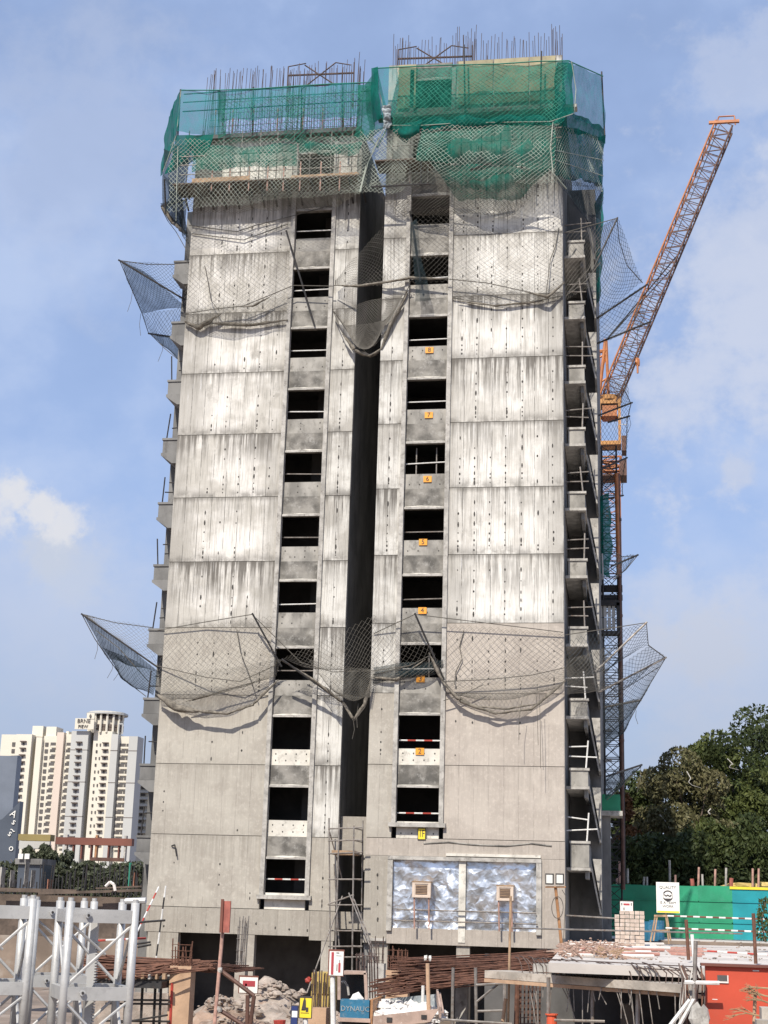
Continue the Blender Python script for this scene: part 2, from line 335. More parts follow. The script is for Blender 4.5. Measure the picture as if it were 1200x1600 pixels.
# nets ---------------------------------------------------------------
def surf(corners, sag=(0, 0, 0), rough=.0, seed=0, pw=1.):
    """bilinear patch of corners tl, tr, br, bl (world points) with a belly and small folds"""
    tl, tr, br, bl = [Vector(c) for c in corners]; sag = Vector(sag); so = Vector((seed*7.3, seed*3.1, seed))
    def f(u, v):
        p = tl.lerp(tr, u).lerp(bl.lerp(br, u), v)+sag*(math.sin(math.pi*u)**pw)*(math.sin(math.pi*min(1, v*.75+.25*v*v)))
        if rough: p += Vector((mn.noise(p*.9+so), mn.noise(p*.9+so+Vector((9, 0, 0))), mn.noise(p*.9+so+Vector((0, 9, 0)))))*rough
        return p
    return f
def net_full(f, nu, nv, r=.007, mb=None):
    mb = mb or MB(); pts = [[f(i/nu, j/nv) for i in range(nu+1)] for j in range(nv+1)]
    for j in range(nv):
        for i in range(nu):
            if (i+j) % 2 == 0: mb.tube(pts[j][i], pts[j+1][i+1], r, 3, None, False)
            else: mb.tube(pts[j][i+1], pts[j+1][i], r, 3, None, False)
    return mb
def sheet_mb(f, nu, nv, mb=None):
    mb = mb or MB(); k = len(mb.v)
    for j in range(nv+1):
        for i in range(nu+1): mb.v.append(tuple(f(i/nu, j/nv)))
    for j in range(nv):
        for i in range(nu): a = k+j*(nu+1)+i; mb.f.append((a, a+1, a+nu+2, a+nu+1))
    return mb
def size_uv(f):
    lu = max((f((i+1)/8, v)-f(i/8, v)).length*8 for i in range(8) for v in (0, 1)); lv = max((f(u, (i+1)/8)-f(u, i/8)).length*8 for i in range(8) for u in (0, .5, 1)); return lu, lv
def netcells(f, cell): lu, lv = size_uv(f); return max(2, int(lu/cell)), max(2, int(lv/cell))
def PP(*a): return [P(*q) for q in a]
def roll(pts, r0, n=7):
    # rolled-up net edge: a lumpy tube of uneven girth
    path = []
    for a, b_ in zip(pts[:-1], pts[1:]):
        k = max(2, int((b_-a).length/.12)); path += [a.lerp(b_, i/k) for i in range(k)]
    path.append(pts[-1]); mb = MB(); m_ = len(path); sd_ = rnd(0, 90)
    for i, p in enumerate(path):
        d = (path[min(m_-1, i+1)]-path[max(0, i-1)]).normalized(); a = d.orthogonal().normalized(); c = d.cross(a)
        for j in range(n):
            th = 6.283*j/n; r = r0*(.55+.9*abs(mn.noise(Vector((i*.22+sd_, j*.8, 0))))+.5*mn.noise(Vector((i*.06, sd_, 0))))*min(1, .25+min(i, m_-1-i)*.12); mb.v.append(tuple(p+(a*math.cos(th)+c*math.sin(th))*r))
    for i in range(m_-1):
        for j in range(n): q = (j+1) % n; mb.f.append((i*n+j, i*n+q, (i+1)*n+q, (i+1)*n+j))
    return mb
# ================================================================== the setting
YR, YL = 61.74, 62.68                  # fronts of the two wings
XE_L, XE_R = -20.18, -2.44
PIT = -3.0
mb = MB(); xs = [-4000, -900, -300, -120, -60, -40.1, -40, -30, -20, -10, 0, 10, 24, 24.1, 60, 120, 300, 900, 4000]; ys = [-300, -60, 0, 18.9, 19, 30, 40, 50, 60, 70, 79.9, 80, 90, 120, 200, 400, 900, 2500, 5500]
for y in ys:
    for x in xs:
        inpit = -40 <= x <= 24 and 19 <= y <= 79.9; z = PIT if inpit else .25
        if -10 < y < 19: z = 0.
        mb.v.append((x, y, z+(.12*mn.noise(Vector((x, y, 0))*.3) if inpit else 0)))
nx = len(xs)
for j in range(len(ys)-1):
    for i in range(nx-1): a = j*nx+i; mb.f.append((a, a+1, a+nx+1, a+nx))
me = mb.mesh('ground'); me.materials.append(M['ground_dirt']); g = bpy.data.objects.new('ground', me); link(g); setp(g, kind='structure')

# ================================================================== the tower under construction
tower = thing('tower_block', 'unfinished grey concrete tower block, two wings split by a dark recess', 'building', ((XE_L+XE_R)/2, YR, PIT))
XRL = PX(581.7, 973, YR)               # left edge of the near wing
XLR = PX(546.7, 773, YL)               # right edge of the far wing
WRl, WRr, WLl, WLr = -9.38, -7.61, -15.06, -13.32
def zj(j): return 1.29+3*j
G = .012
panels = {}
def panel(x0, x1, j, yf, mat, th=.25, z0=None, z1=None, name='wall_panel'):
    z0 = zj(j)+G if z0 is None else z0; z1 = zj(j+1)-G if z1 is None else z1
    key = (round(x1-x0, 3), round(z1-z0, 3), th, mat)
    if key not in panels: panels[key] = shared('wall_panel', bx((-(x1-x0)/2, 0, 0), ((x1-x0)/2, th, z1-z0)), mat)
    return place(name, panels[key], tower, ((x0+x1)/2, yf, z0))
for j in range(0, 12):                                            # far wing
    ml = 'concrete_lower' if j < 4 else 'concrete_far'
    panel(XE_L, WLl-.2, j, YL, ml); panel(WLr+.2, XLR, j, YL, 'concrete_lower' if j < 1 else 'concrete_mid')
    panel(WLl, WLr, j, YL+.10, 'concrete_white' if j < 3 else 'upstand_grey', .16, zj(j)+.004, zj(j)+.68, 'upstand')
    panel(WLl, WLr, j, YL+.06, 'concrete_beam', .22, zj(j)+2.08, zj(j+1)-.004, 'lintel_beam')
    part('mortar_crust', roll([Vector((WLl+.03, YL-.0, zj(j)+2.16)), Vector((WLr-.03, YL-.0, zj(j)+2.16))], rnd(.04, .075), 6), 'concrete_white', tower)
    part('lintel_ledge', bx((WLl+.01, YL-.03, zj(j)+2.06), (WLr-.01, YL+.04, zj(j)+2.15)), 'concrete_trim', tower)
for j in range(1, 13):                                            # near wing
    ml = 'concrete_pink' if j < 4 else 'concrete_upper'
    panel(XRL, WRl-.2, j, YR, 'concrete_lower' if j < 3 else 'concrete_mid'); panel(WRr+.2, XE_R, j, YR, ml)
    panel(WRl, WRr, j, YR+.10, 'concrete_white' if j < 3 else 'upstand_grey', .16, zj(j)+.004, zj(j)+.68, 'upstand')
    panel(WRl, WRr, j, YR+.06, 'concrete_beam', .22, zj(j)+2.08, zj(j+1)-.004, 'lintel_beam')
    part('mortar_crust', roll([Vector((WRl+.03, YR-.0, zj(j)+2.16)), Vector((WRr-.03, YR-.0, zj(j)+2.16))], rnd(.03, .065), 6), 'concrete_white', tower)
    part('lintel_ledge', bx((WRl+.01, YR-.03, zj(j)+2.06), (WRr-.01, YR+.04, zj(j)+2.15)), 'concrete_trim', tower)
# dark shadow gap behind each pour joint, then fins framing the two columns of windows
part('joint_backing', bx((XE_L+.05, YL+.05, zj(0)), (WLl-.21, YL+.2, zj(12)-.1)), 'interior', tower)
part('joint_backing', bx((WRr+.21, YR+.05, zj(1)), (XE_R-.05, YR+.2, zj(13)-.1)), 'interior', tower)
for (l, r, yf, zb, zt) in ((WLl, WLr, YL, 1.88, 36.9), (WRl, WRr, YR, 4.91, 39.9)):
    part('window_fin', bx((l-.2, yf-.12, zb), (l-.012, yf+.2, zt)), 'concrete_trim', tower)
    part('window_fin', bx((r+.012, yf-.12, zb), (r+.2, yf+.2, zt)), 'concrete_trim', tower)
    part('window_sill', bx((l-.3, yf-.2, zb-.17), (r+.3, yf+.12, zb)), 'concrete_trim', tower)
# slabs, inner walls, side and back walls
YB = 78.
for j in range(0, 13):
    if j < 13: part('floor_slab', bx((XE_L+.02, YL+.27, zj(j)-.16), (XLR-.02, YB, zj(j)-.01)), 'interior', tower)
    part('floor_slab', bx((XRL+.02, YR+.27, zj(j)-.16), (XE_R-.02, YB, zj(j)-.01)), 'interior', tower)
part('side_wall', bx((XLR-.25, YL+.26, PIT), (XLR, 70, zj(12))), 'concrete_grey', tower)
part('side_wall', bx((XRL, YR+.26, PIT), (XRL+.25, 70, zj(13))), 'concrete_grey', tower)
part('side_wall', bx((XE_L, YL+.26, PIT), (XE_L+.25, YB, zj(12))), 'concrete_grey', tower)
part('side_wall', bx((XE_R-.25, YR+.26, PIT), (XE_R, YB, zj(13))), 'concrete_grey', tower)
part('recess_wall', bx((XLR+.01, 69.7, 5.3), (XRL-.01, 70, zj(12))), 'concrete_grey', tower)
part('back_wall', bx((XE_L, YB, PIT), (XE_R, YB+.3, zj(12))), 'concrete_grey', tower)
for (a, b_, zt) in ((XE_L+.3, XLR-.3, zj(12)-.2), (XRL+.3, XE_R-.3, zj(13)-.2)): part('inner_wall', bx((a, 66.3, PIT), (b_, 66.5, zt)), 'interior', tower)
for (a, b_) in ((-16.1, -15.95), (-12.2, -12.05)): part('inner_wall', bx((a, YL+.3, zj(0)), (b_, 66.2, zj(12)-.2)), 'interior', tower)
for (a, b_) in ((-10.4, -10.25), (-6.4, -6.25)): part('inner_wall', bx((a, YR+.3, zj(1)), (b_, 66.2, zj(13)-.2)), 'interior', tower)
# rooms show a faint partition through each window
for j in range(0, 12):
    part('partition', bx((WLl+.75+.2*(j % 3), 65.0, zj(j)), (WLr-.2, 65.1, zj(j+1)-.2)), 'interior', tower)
# foot of the far wing: deep beam over two wide openings
part('wall_panel', bx((XE_L, YL-.02, .25), (WLr+.25, YL+.25, zj(0)-G)), 'concrete_lower', tower)
part('wall_panel', bx((WLr+.262, YL-.02, .10), (XLR, YL+.25, zj(0)-G)), 'concrete_lower', tower)
zo = PZ(400, 1466, YL)
for a, b_ in ((228, 276), (372, 396), (501, 519)):
    part('pier', bx((PX(a, 1500, YL), YL, PIT), (PX(b_, 1500, YL), YL+.4, .25)), 'concrete_lower', tower)
part('pier', bx((PX(519, 1500, YL)+.01, YL+.3, PIT), (XLR, YL+.7, .1)), 'interior', tower)
# recess foot: spandrel wall and dark stair opening behind the scaffold tower
ZS1, ZS0 = PZ(550, 1276, YL+.6), PZ(550, 1336, YL+.6)
part('spandrel', bx((XLR+.01, YL+.5, ZS0), (XRL-.01, YL+.8, ZS1)), 'concrete_lower', tower)
part('spandrel', bx((XLR+.01, YL+.5, PZ(550, 1452, YL)), (XRL-.01, YL+.8, PZ(550, 1425, YL))), 'concrete_lower', tower)
# foot of the near wing: panel with the wide foil-lined opening
xa, xb = PX(613, 1400, YR), PX(838, 1400, YR); z1, z0 = PZ(700, 1345, YR), PZ(700, 1452, YR); zb0 = PZ(700, 1477, YR)
part('wall_panel', bx((XRL, YR, z1+.16), (XE_R, YR+.25, zj(1)-G)), 'concrete_pink', tower)
part('wall_panel', bx((XRL, YR+.004, zb0), (xa-.22, YR+.25, z1+.15)), 'concrete_lower', tower)
part('wall_panel', bx((xb+.22, YR+.004, zb0), (XE_R, YR+.25, z1+.15)), 'concrete_pink', tower)
part('wall_panel', bx((xa-.21, YR+.004, zb0), (xb+.21, YR+.25, z0)), 'concrete_pink', tower)
part('window_surround', bx((xa-.21, YR-.14, z1), (xb+.21, YR+.2, z1+.15)), 'concrete_trim', tower)
part('window_surround', bx((xa-.21, YR-.12, z0-.12), (xa, YR+.2, z1)), 'concrete_trim', tower)
part('window_surround', bx((xb, YR-.12, z0-.12), (xb+.21, YR+.2, z1)), 'concrete_trim', tower)
xm = PX(722, 1400, YR)
part('mullion', bx((xm-.14, YR-.03, z0-.5), (xm+.14, YR+.2, z1)), 'concrete_white', tower)
for k in range(2):
    u0, u1 = ((xa+.01, xm-.15), (xm+.15, xb-.01))[k]; sd_ = Vector((k*13+3, 0, 0))
    nu_, nv_ = 15, 12; grid = [[Vector((u0+(u1-u0)*min(1, max(0, (i+(rnd(-.4, .4) if 0 < i < nu_ else 0))/nu_)), YR+.14+rnd(-.035, .03)+.05*mn.noise(Vector((i*.35, j*.35, k*9))), z1+(z0-z1)*(j+(rnd(-.4, .4) if 0 < j < nv_ else 0))/nv_)) for i in range(nu_+1)] for j in range(nv_+1)]; fm = MB()
    for row in grid: fm.v += [tuple(q_) for q_ in row]
    for j in range(nv_):
        for i in range(nu_):
            a_ = j*(nu_+1)+i; d_ = a_+nu_+1
            if random.random() < .5: fm.f += [(a_, a_+1, d_+1), (a_, d_+1, d_)]
            else: fm.f += [(a_, a_+1, d_), (a_+1, d_+1, d_)]
    part('foil_sheet', fm, 'foil', tower, smooth=True)
part('drip_ledge', bx((PX(697, 1335, YR), YR-.10, z1+.19), (PX(845, 1345, YR), YR+.01, z1+.30)), 'concrete_white', tower)
part('crusty_joint', MB().path([P(x, y, YR-.01) for x, y in ((662, 1318), (700, 1316), (740, 1320), (790, 1322), (830, 1318), (862, 1322))], .035, 5), 'concrete_beam', tower)
for a, b_ in ((575, 604), (712, 733), (838, 884)):
    part('pier', bx((PX(a, 1520, YR), YR+.1, PIT), (PX(b_, 1520, YR), YR+.6, zb0)), 'concrete_lower', tower)
part('corbel', bx((PX(574, 1466, YR), YR-.12, PZ(590, 1470, YR)), (PX(603, 1466, YR), YR+.1, PZ(590, 1466, YR))), 'concrete_trim', tower)
part('pilaster', bx((PX(568, 1340, YR), YR+.05, PZ(575, 1362, YR)), (XRL-.01, YR+.3, PZ(575, 1312, YR))), 'concrete_lower', tower)
# form-tie holes, too many and too small to pick apart
mb = MB()
def ties(x0, x1, j0, j1, yf, skip=0):
    n = max(1, int((x1-x0)/.62))
    for j in range(j0, j1):
        for i in range(n):
            x = x0+(i+.5)*(x1-x0)/n+rnd(-.03, .03)
            if random.random() < .18: continue
            ns = rnd(0, .35)
            for dz in (.22, .40, .62, .95, 1.35, 1.8, 2.3):
                if random.random() < .12+skip+ns: continue
                z = zj(j)+dz+rnd(-.03, .03); r = rnd(.022, .042); st = random.choice((1.4, 1.6, 3.2)); k = len(mb.v)
                for t in range(6): mb.v.append((x+r*math.cos(t*math.pi/3), yf-.004, z+r*st*math.sin(t*math.pi/3)))
                mb.f.append(tuple(k+t for t in reversed(range(6))))
ties(XE_L+1.2, WLl-.3, 3, 12, YL); ties(XE_L+.1, WLl-.3, 0, 3, YL, .6); ties(WLr+.25, XLR-.05, 0, 12, YL); ties(XRL+.05, WRl-.25, 2, 12, YR); ties(WRr+.3, XE_R-.1, 3, 12, YR); ties(WRr+.3, XE_R-.1, 1, 3, YR, .6)
ties(WLl+.1, WLr-.1, 0, 0, YL)
for j in range(1, 12):
    for (l, r, yf) in ((WLl, WLr, YL+.1), (WRl, WRr, YR+.1)):
        for i in range(4):
            for dz in (.2, .48):
                if j >= 3 and random.random() < .6: continue
                x = l+.2+i*.45; z = zj(j)+dz; k = len(mb.v)
                for t in range(6): mb.v.append((x+.03*math.cos(t*math.pi/3), yf-.004, z+.04*math.sin(t*math.pi/3)))
                mb.f.append(tuple(k+t for t in reversed(range(6))))
part('tie_holes', mb, 'tie_hole', tower, kind='stuff')
for i, (x, y) in enumerate([(590, 1367), (590, 1387), (590, 1412), (590, 1437)]):
    part('lifting_pocket', MB().rock(P(x, y, YR+.0), .07, (.8, .5, 1.4)), 'tie_hole', tower)
for x, y in ((256, 1447), (290, 1446), (322, 1445), (400, 1443), (430, 1450), (452, 1452), (480, 1454)):
    part('lifting_pocket', MB().rock(P(x, y, YL-.02), .06, (.8, .4, 1.3)), 'tie_hole', tower)
# balconies on the right flank, walls behind them
YQ = 67.6; XQ = PX(936, 900, YQ)
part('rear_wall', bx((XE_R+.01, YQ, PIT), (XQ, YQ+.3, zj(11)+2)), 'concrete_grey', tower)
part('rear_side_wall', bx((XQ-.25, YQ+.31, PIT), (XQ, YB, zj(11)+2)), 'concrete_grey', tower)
bxr = [(888, 376, 913), (888, 471, 913.5), (888, 571, 914), (888, 668, 914), (888, 768, 915), (888, 873, 917), (889, 979, 918), (890, 1091, 919), (890.5, 1200, 920), (891, 1314, 921.5)]
def rail_thing(p0, p1, h, label, mats, back=0.):
    """short scaffold-tube rail: one post, two bars"""
    p0, p1 = Vector(p0), Vector(p1); t = thing('guard_rail', label, 'railing', p1, 'tube guard rails on the balconies')
    tilt = rnd(-.12, .12)
    part('post', MB().tube(p1, p1+Vector((tilt, 0, h)), .035, 6), mats, t)
    for k in (.42, .78): part('rail', MB().tube(p0+Vector((rnd(-.1, .1), 0, h*k+rnd(-.08, .08))), p1+Vector((rnd(.02, .5), 0, h*k+rnd(-.03, .03))), .028, 6), mats, t)
    return t
ORDB = ['tenth', 'ninth', 'eighth', 'seventh', 'sixth', 'fifth', 'fourth', 'third', 'second', 'lowest']
for i, (x0, y0, x1) in enumerate(bxr):
    Yb = 62.9; a, b_ = PX(x0, y0, Yb), PX(x1, y0, Yb); zt = PZ(900, y0, Yb); hh = .74 if i < 9 else 1.05
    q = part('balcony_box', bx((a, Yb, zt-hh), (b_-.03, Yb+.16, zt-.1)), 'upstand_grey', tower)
    part('coping', bx((a-.03, Yb-.06, zt-.1), (b_+.03, Yb+.2, zt)), 'concrete_trim', q)
    part('balcony_slab', bx((XE_R+.02, Yb-.05, zt-hh-.13), (b_+.02, YQ-.02, zt-hh-.01)), 'concrete_trim', tower)
    part('bracket', bx((b_-.2, Yb+.3, zt-hh-.45), (b_-.06, YQ-.02, zt-hh-.14)), 'concrete_grey', tower)
    part('balcony_side', bx((b_-.15, Yb+.17, zt-hh), (b_-.03, YQ-.02, zt-.12)), 'concrete_grey', tower)
    rail_thing((XE_R+.05, Yb+.1, zt), (b_-.12, Yb+.08, zt), 1.15, f'pale tube guard rail on the {ORDB[i]} balcony up the tower\'s right flank', 'white_paint' if i > 6 else 'steel_pipe')
for i in range(1, 12):                      # plates added per storey, shaped as sunlit wedges of the rear wall
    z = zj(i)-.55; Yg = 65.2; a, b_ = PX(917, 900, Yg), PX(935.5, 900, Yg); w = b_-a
    part('sun_patch_strip', MB().prism([(a, z), (a+.07, z), (b_-.01, z-2.3), (b_-.08, z-2.3)], Yg, Yg+.16), 'concrete_trim', tower)
    part('sun_patch_plate', MB().prism([(a+.16, z), (b_, z), (b_, z-2.05)], Yg+.02, Yg+.14), 'concrete_trim', tower)
    part('sun_patch_wall', bx((b_-.1, Yg+.17, z-2.3), (b_, YQ-.01, z)), 'concrete_grey', tower)
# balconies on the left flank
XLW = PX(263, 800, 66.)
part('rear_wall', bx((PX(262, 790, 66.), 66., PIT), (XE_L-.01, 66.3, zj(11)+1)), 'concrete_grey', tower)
bxl = [(272, 408, 300), (268, 503, 290), (262, 594, 290), (254, 685, 280), (247, 785, 275), (240, 882, 268), (232, 982, 262), (224, 1090, 252), (218, 1193, 245), (213, 1305, 240)]
for i, (x0, y0, x1) in enumerate(bxl):
    Yb = 64.6; a = PX(x0, y0, Yb); zt = PZ(x0, y0, Yb); e = XE_L-.02
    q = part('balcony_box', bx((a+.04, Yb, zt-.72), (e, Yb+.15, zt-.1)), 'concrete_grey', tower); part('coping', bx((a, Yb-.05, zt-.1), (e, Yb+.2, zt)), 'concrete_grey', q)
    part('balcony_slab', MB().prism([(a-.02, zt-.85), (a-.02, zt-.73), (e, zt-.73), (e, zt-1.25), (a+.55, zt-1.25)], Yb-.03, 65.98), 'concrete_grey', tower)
    if i not in (0, 1):
        rail_thing((e, Yb+.1, zt), (a+.18, Yb+.08, zt), 1.25, f'dark tube guard rail on the {ORDB[i]} balcony up the tower\'s left flank', 'dark_steel')
# upper formwork storeys: decks, rails and props seen through the nets
def deck(x0, x1, y0, y1, z, mat='deck_dark'): return part('access_deck', bx((x0, y0, z), (x1, y1, z+.07)), mat, tower)
zA = zj(11)+.05
deck(PX(272, 295, 61.6), PX(568, 295, 61.6), 61.3, YL-.02, zA); deck(PX(585, 290, 60.6), PX(672, 290, 60.6), 60.5, YR-.02, zA+.25)
part('toe_board', bx((PX(300, 290, 61.4), 61.33, zA+.08), (PX(390, 290, 61.4), 61.38, zA+.3)), 'timber', tower)
part('toe_board', bx((PX(455, 290, 61.4), 61.33, zA+.08), (PX(560, 290, 61.4), 61.38, zA+.2)), 'timber', tower)
part('floor_slab', bx((XE_L-.5, YL-.35, zj(12)-.02), (XLR, YB, zj(12)+.2)), 'concrete_grey', tower)
part('slab_soffit_ledge', bx((XE_L+.2, YL-.4, zj(11)+.5), (XLR-.4, YL-.02, zj(11)+.62)), 'concrete_trim', tower)
part('floor_slab', bx((XRL, YR+.3, zj(13)-.2), (XE_R, YB, zj(13))), 'concrete_grey', tower)
part('floor_slab', bx((XRL-.4, YR-.5, zj(12)-.05), (XE_R+.7, YR-.02, zj(12)+.1)), 'concrete_trim', tower)
postme = shared('guard_post', MB().tube((0, 0, 0), (0, 0, 1.5), .035, 6), 'red_post'); postm2 = shared('guard_post', MB().tube((0, 0, 0), (0, 0, 2.0), .03, 6), 'dark_steel')
for x in (330, 358, 388, 417, 442, 468, 500, 530):
    place('guard_post', postme, tower, P(x, 298, 61.4))
for x in (335, 362, 394, 432, 472, 503, 535): place('guard_post', postme, tower, P(x, 213, YL-.2))
for x in (690, 720, 752, 782, 815, 848): place('guard_post', postm2, tower, P(x, 268, 60.9))
for z in (.55, 1.05, 1.5):
    part('guard_rail_bar', MB().tube((PX(280, 290, 61.4), 61.4, zA+z), (PX(566, 285, 61.4), 61.4, zA+z), .025, 5), 'steel_pipe', tower)
    part('guard_rail_bar', MB().tube((XRL+.1, YR-1., zj(11)+.6+z), (XE_R, YR-1, zj(11)+.6+z), .025, 5), 'steel_pipe', tower)
    part('guard_rail_bar', MB().tube((PX(285, 180, 62.2), 62.2, zj(12)+.9+z), (PX(580, 180, 62.2), 62.2, zj(12)+.9+z*1.02), .03, 5), 'dark_steel', tower)
# shutters (timber-coloured wall forms) on the newest storey of the near wing
for (a, b_) in ((622, 650), (716, 770), (772, 826), (828, 868)):
    part('form_panel', bx((PX(a, 130, YR-.1), YR-.12, zj(12)+.6), (PX(b_, 130, YR-.1), YR-.03, zj(13)-.1)), 'shutter', tower)
# more scaffold at the crown: standards, dark brackets under the decks, stacked boards
std = shared('standard', MB().tube((0, 0, 0), (0, 0, 3.1), .028, 5), 'steel_pipe')
for x in (290, 312, 345, 374, 403, 430, 456, 482, 515, 548): place('standard', std, tower, P(x, 296, 61.9))
for x in (612, 640, 668, 700, 736, 768, 800, 832, 860): place('standard', std, tower, P(x, 285, 61.0))
for x in range(285, 566, 20): a = P(x, 299, 61.5); part('bracket', MB().beam((a.x, 61.4, zA-.04), (a.x, YL-.02, zA-.7), .07, .07), 'dark_steel', tower); part('deck_bearer', bx((a.x-.04, 61.35, zA-.12), (a.x+.04, YL-.02, zA-.005)), 'dark_steel', tower)
for i in range(12): a = P(rnd(300, 520), 291, 61.8); part('loose_board', MB().beam((a.x, 61.5+.06*i, zA+.1+.03*(i % 4)), (a.x+rnd(.8, 1.8), 61.5+.06*i, zA+.1+.03*(i % 4)), .18, .035), 'timber', tower)
# starter bars
bar = shared('starter_bar', MB().tube((0, 0, 0), (0, 0, 1), .014, 5), 'rebar')
def bars(n, px0, px1, Y0, Y1, z0, top0, top1, py):
    for i in range(n):
        Y = rnd(Y0, Y1); x = PX(px0+(px1-px0)*(i+rnd(-.3, .3))/(n-1), py, Y); h = rnd(top0, top1)
        o = place('starter_bar', bar, tower, (x, Y, z0)); o.scale = (1, 1, h); o.rotation_euler = (rnd(-.03, .03), rnd(-.035, .045), 0)
bars(84, 320, 566, YL+.1, YL+.4, zj(12)+.1, 3.6, 4.1, 150); bars(20, 325, 560, YL+2, YL+5, zj(12)+.1, 3.4, 4.2, 150)
bars(10, 448, 478, YL+.3, YL+1, zj(12)+.1, 3.2, 4.3, 150); bars(8, 535, 566, YL+.3, YL+1, zj(12)+.1, 3.5, 4.7, 150)
bars(60, 620, 876, YR+.1, YR+.4, zj(13)-.2, 1.1, 1.8, 90); bars(24, 625, 870, YR+2, YR+5, zj(13)-.2, 1.2, 1.9, 90)
bars(9, 615, 640, YR+.1, YR+.6, zj(13)-.2, 1.4, 2.1, 90); bars(10, 712, 742, YR+.1, YR+.6, zj(13)-.2, 1.5, 2.3, 90); bars(6, 862, 878, YR+.1, YR+.6, zj(13)-.2, 1.4, 2.1, 90)
for (cx0, cx1, cy, Y) in ((450, 553, 118, YL+1.5), (622, 738, 92, YR+1.)):              # bracing frames above the top slab
    a, b_ = P(cx0, cy, Y), P(cx1, cy-4, Y)
    mbx = MB().tube(a, b_, .05, 6).tube(a+Vector((0, 0, .5)), a+Vector((.9, 0, .62)), .03, 5)
    w = b_-a
    mbx.tube(a+w*.25+Vector((0, 0, .55)), a+w*.75-Vector((0, 0, .7)), .035, 5).tube(a+w*.22-Vector((0, 0, .8)), a+w*.72+Vector((0, 0, .62)), .035, 5)
    mbx.tube(a+w*.72+Vector((0, 0, .62)), a+w*.95+Vector((0, 0, .45)), .03, 5).tube(a-Vector((0, 0, 2)), a+Vector((0, 0, .5)), .035, 5).tube(b_-Vector((0, 0, 2)), b_+Vector((0, 0, .6)), .035, 5)
    part('bracing_frame', mbx, 'rebar', tower)
hb = MB()
for z in (.35, .7, 1.05, 1.4, 2.0, 2.6): hb.tube((PX(330, 180, YL+.3), YL+.15, zj(12)+.2+z), (PX(560, 180, YL+.3), YL+.15, zj(12)+.2+z), .012, 4)
part('tie_bars', hb, 'rebar', tower)
# ================================================================== nets, ropes, signs and rails on the tower
def net_thing(label, patches, poles=(), ropes=(), name='safety_net', group='debris nets slung from the tower', pole_mat='dark_steel', dangling=(), rolls=(), front=False):
    if front:                     # keep the swag close to its wall
        wl_ = lambda q: (q[0], q[1], (YL if q[0] < 560 else YR)-((YL if q[0] < 560 else YR)-q[2])*.42)
        patches = [([wl_(q) for q in pt[0]],)+tuple(pt[1:]) for pt in patches]; poles = [(wl_(a), wl_(b_)) for a, b_ in poles]; ropes = [[wl_(q) for q in r] for r in ropes]; rolls = [([wl_(q) for q in r], k) for r, k in rolls]
    first = patches[0][0][3]; base = P(*first); t = thing(name, label, 'net', base, group)
    for pt in patches:
        c, sag, cell, mat = pt[:4]; film = pt[4] if len(pt) > 4 else None; rough = pt[5] if len(pt) > 5 else .12
        f = surf(PP(*c), sag, rough, random.randint(1, 99)); nu, nv = netcells(f, cell)
        part('netting', net_full(f, nu, nv, pt[6] if len(pt) > 6 else (.0045 if front else (.0055 if mat == 'net_cord' else .0075))), mat, t, kind='stuff')
        if film: part('net_film', sheet_mb(f, max(6, nu//3), max(6, nv//3)), film, t, smooth=True)
    for pts, r0 in rolls: part('bunched_edge', roll(PP(*pts), r0), 'net_roll', t, smooth=True)
    for a, b_ in poles: part('pole', MB().tube(P(*a), P(*b_), .045, 6), pole_mat, t)
    for r in ropes: part('rope', MB().path(PP(*r), .022, 4), 'rope', t)
    for (x, y, Y, ln) in dangling:
        a = P(x, y, Y); part('loose_cord', MB().path([a, a+Vector((rnd(-.1, .1), 0, -ln*.5)), a+Vector((rnd(-.2, .1), 0, -ln))], .012, 3), 'rope', t)
    return t
# fans on the left flank
net_thing('dark catch net fanned out on a pole from the tower\'s upper left flank',
  [([(187, 407, 65), (276, 413, 66.2), (286, 470, 65.5), (187, 407, 65)], (0, 0, -.2), .15, 'net_cord_dark'),
   ([(187, 407, 65), (240, 435, 65.4), (290, 480, 65.5), (222, 490, 67)], (0, 0, -.4), .14, 'net_cord_dark', 'dark_net_cloth'),
   ([(222, 490, 67), (290, 480, 66), (278, 535, 66.5), (232, 520, 68)], (0, 0, -.3), .14, 'net_cord_dark', 'haze_net'),
   ([(235, 522, 68), (270, 525, 66.5), (282, 548, 66.5), (280, 562, 66.5)], (0, 0, -.2), .14, 'net_cord_dark', 'dark_net_cloth')],
  [((185, 406, 65), (288, 468, 65.4)), ((232, 521, 68), (280, 528, 66.4))], [[(187, 407, 65), (205, 450, 66), (222, 490, 67), (232, 520, 68)], [(187, 407, 65), (230, 413, 65.6), (276, 413, 66.2)], [(234, 521, 68), (258, 545, 67.2), (281, 564, 66.5)]],
  dangling=[(207, 455, 66, 1.1), (220, 490, 67, 1.2), (255, 530, 67.5, 1.2)])
net_thing('dark sagging catch net fanned out from the tower\'s lower left flank',
  [([(128, 960, 65), (236, 980, 66), (245, 1040, 65), (128, 960, 65)], (0, 0, -.15), .16, 'net_cord'),
   ([(128, 960, 65), (190, 1002, 65), (248, 1050, 64.6), (170, 1030, 66)], (0, 0, -.3), .13, 'net_cord_dark', 'dark_net_cloth'),
   ([(160, 1010, 65.5), (248, 1050, 64.6), (240, 1090, 64.6), (190, 1058, 66)], (0, 0, -.35), .12, 'net_cord_dark', 'dark_net_cloth')],
  [((127, 959, 65), (247, 1043, 64.7))], [[(128, 960, 65), (148, 998, 65.4), (170, 1030, 66), (192, 1060, 66), (228, 1088, 65)], [(128, 960, 65), (180, 973, 65.4), (240, 981, 66)], [(150, 985, 65), (185, 1012, 65), (232, 1065, 65)]],
  dangling=[(152, 1000, 65.4, .9), (175, 1030, 66, .9), (184, 1040, 66, .7)])
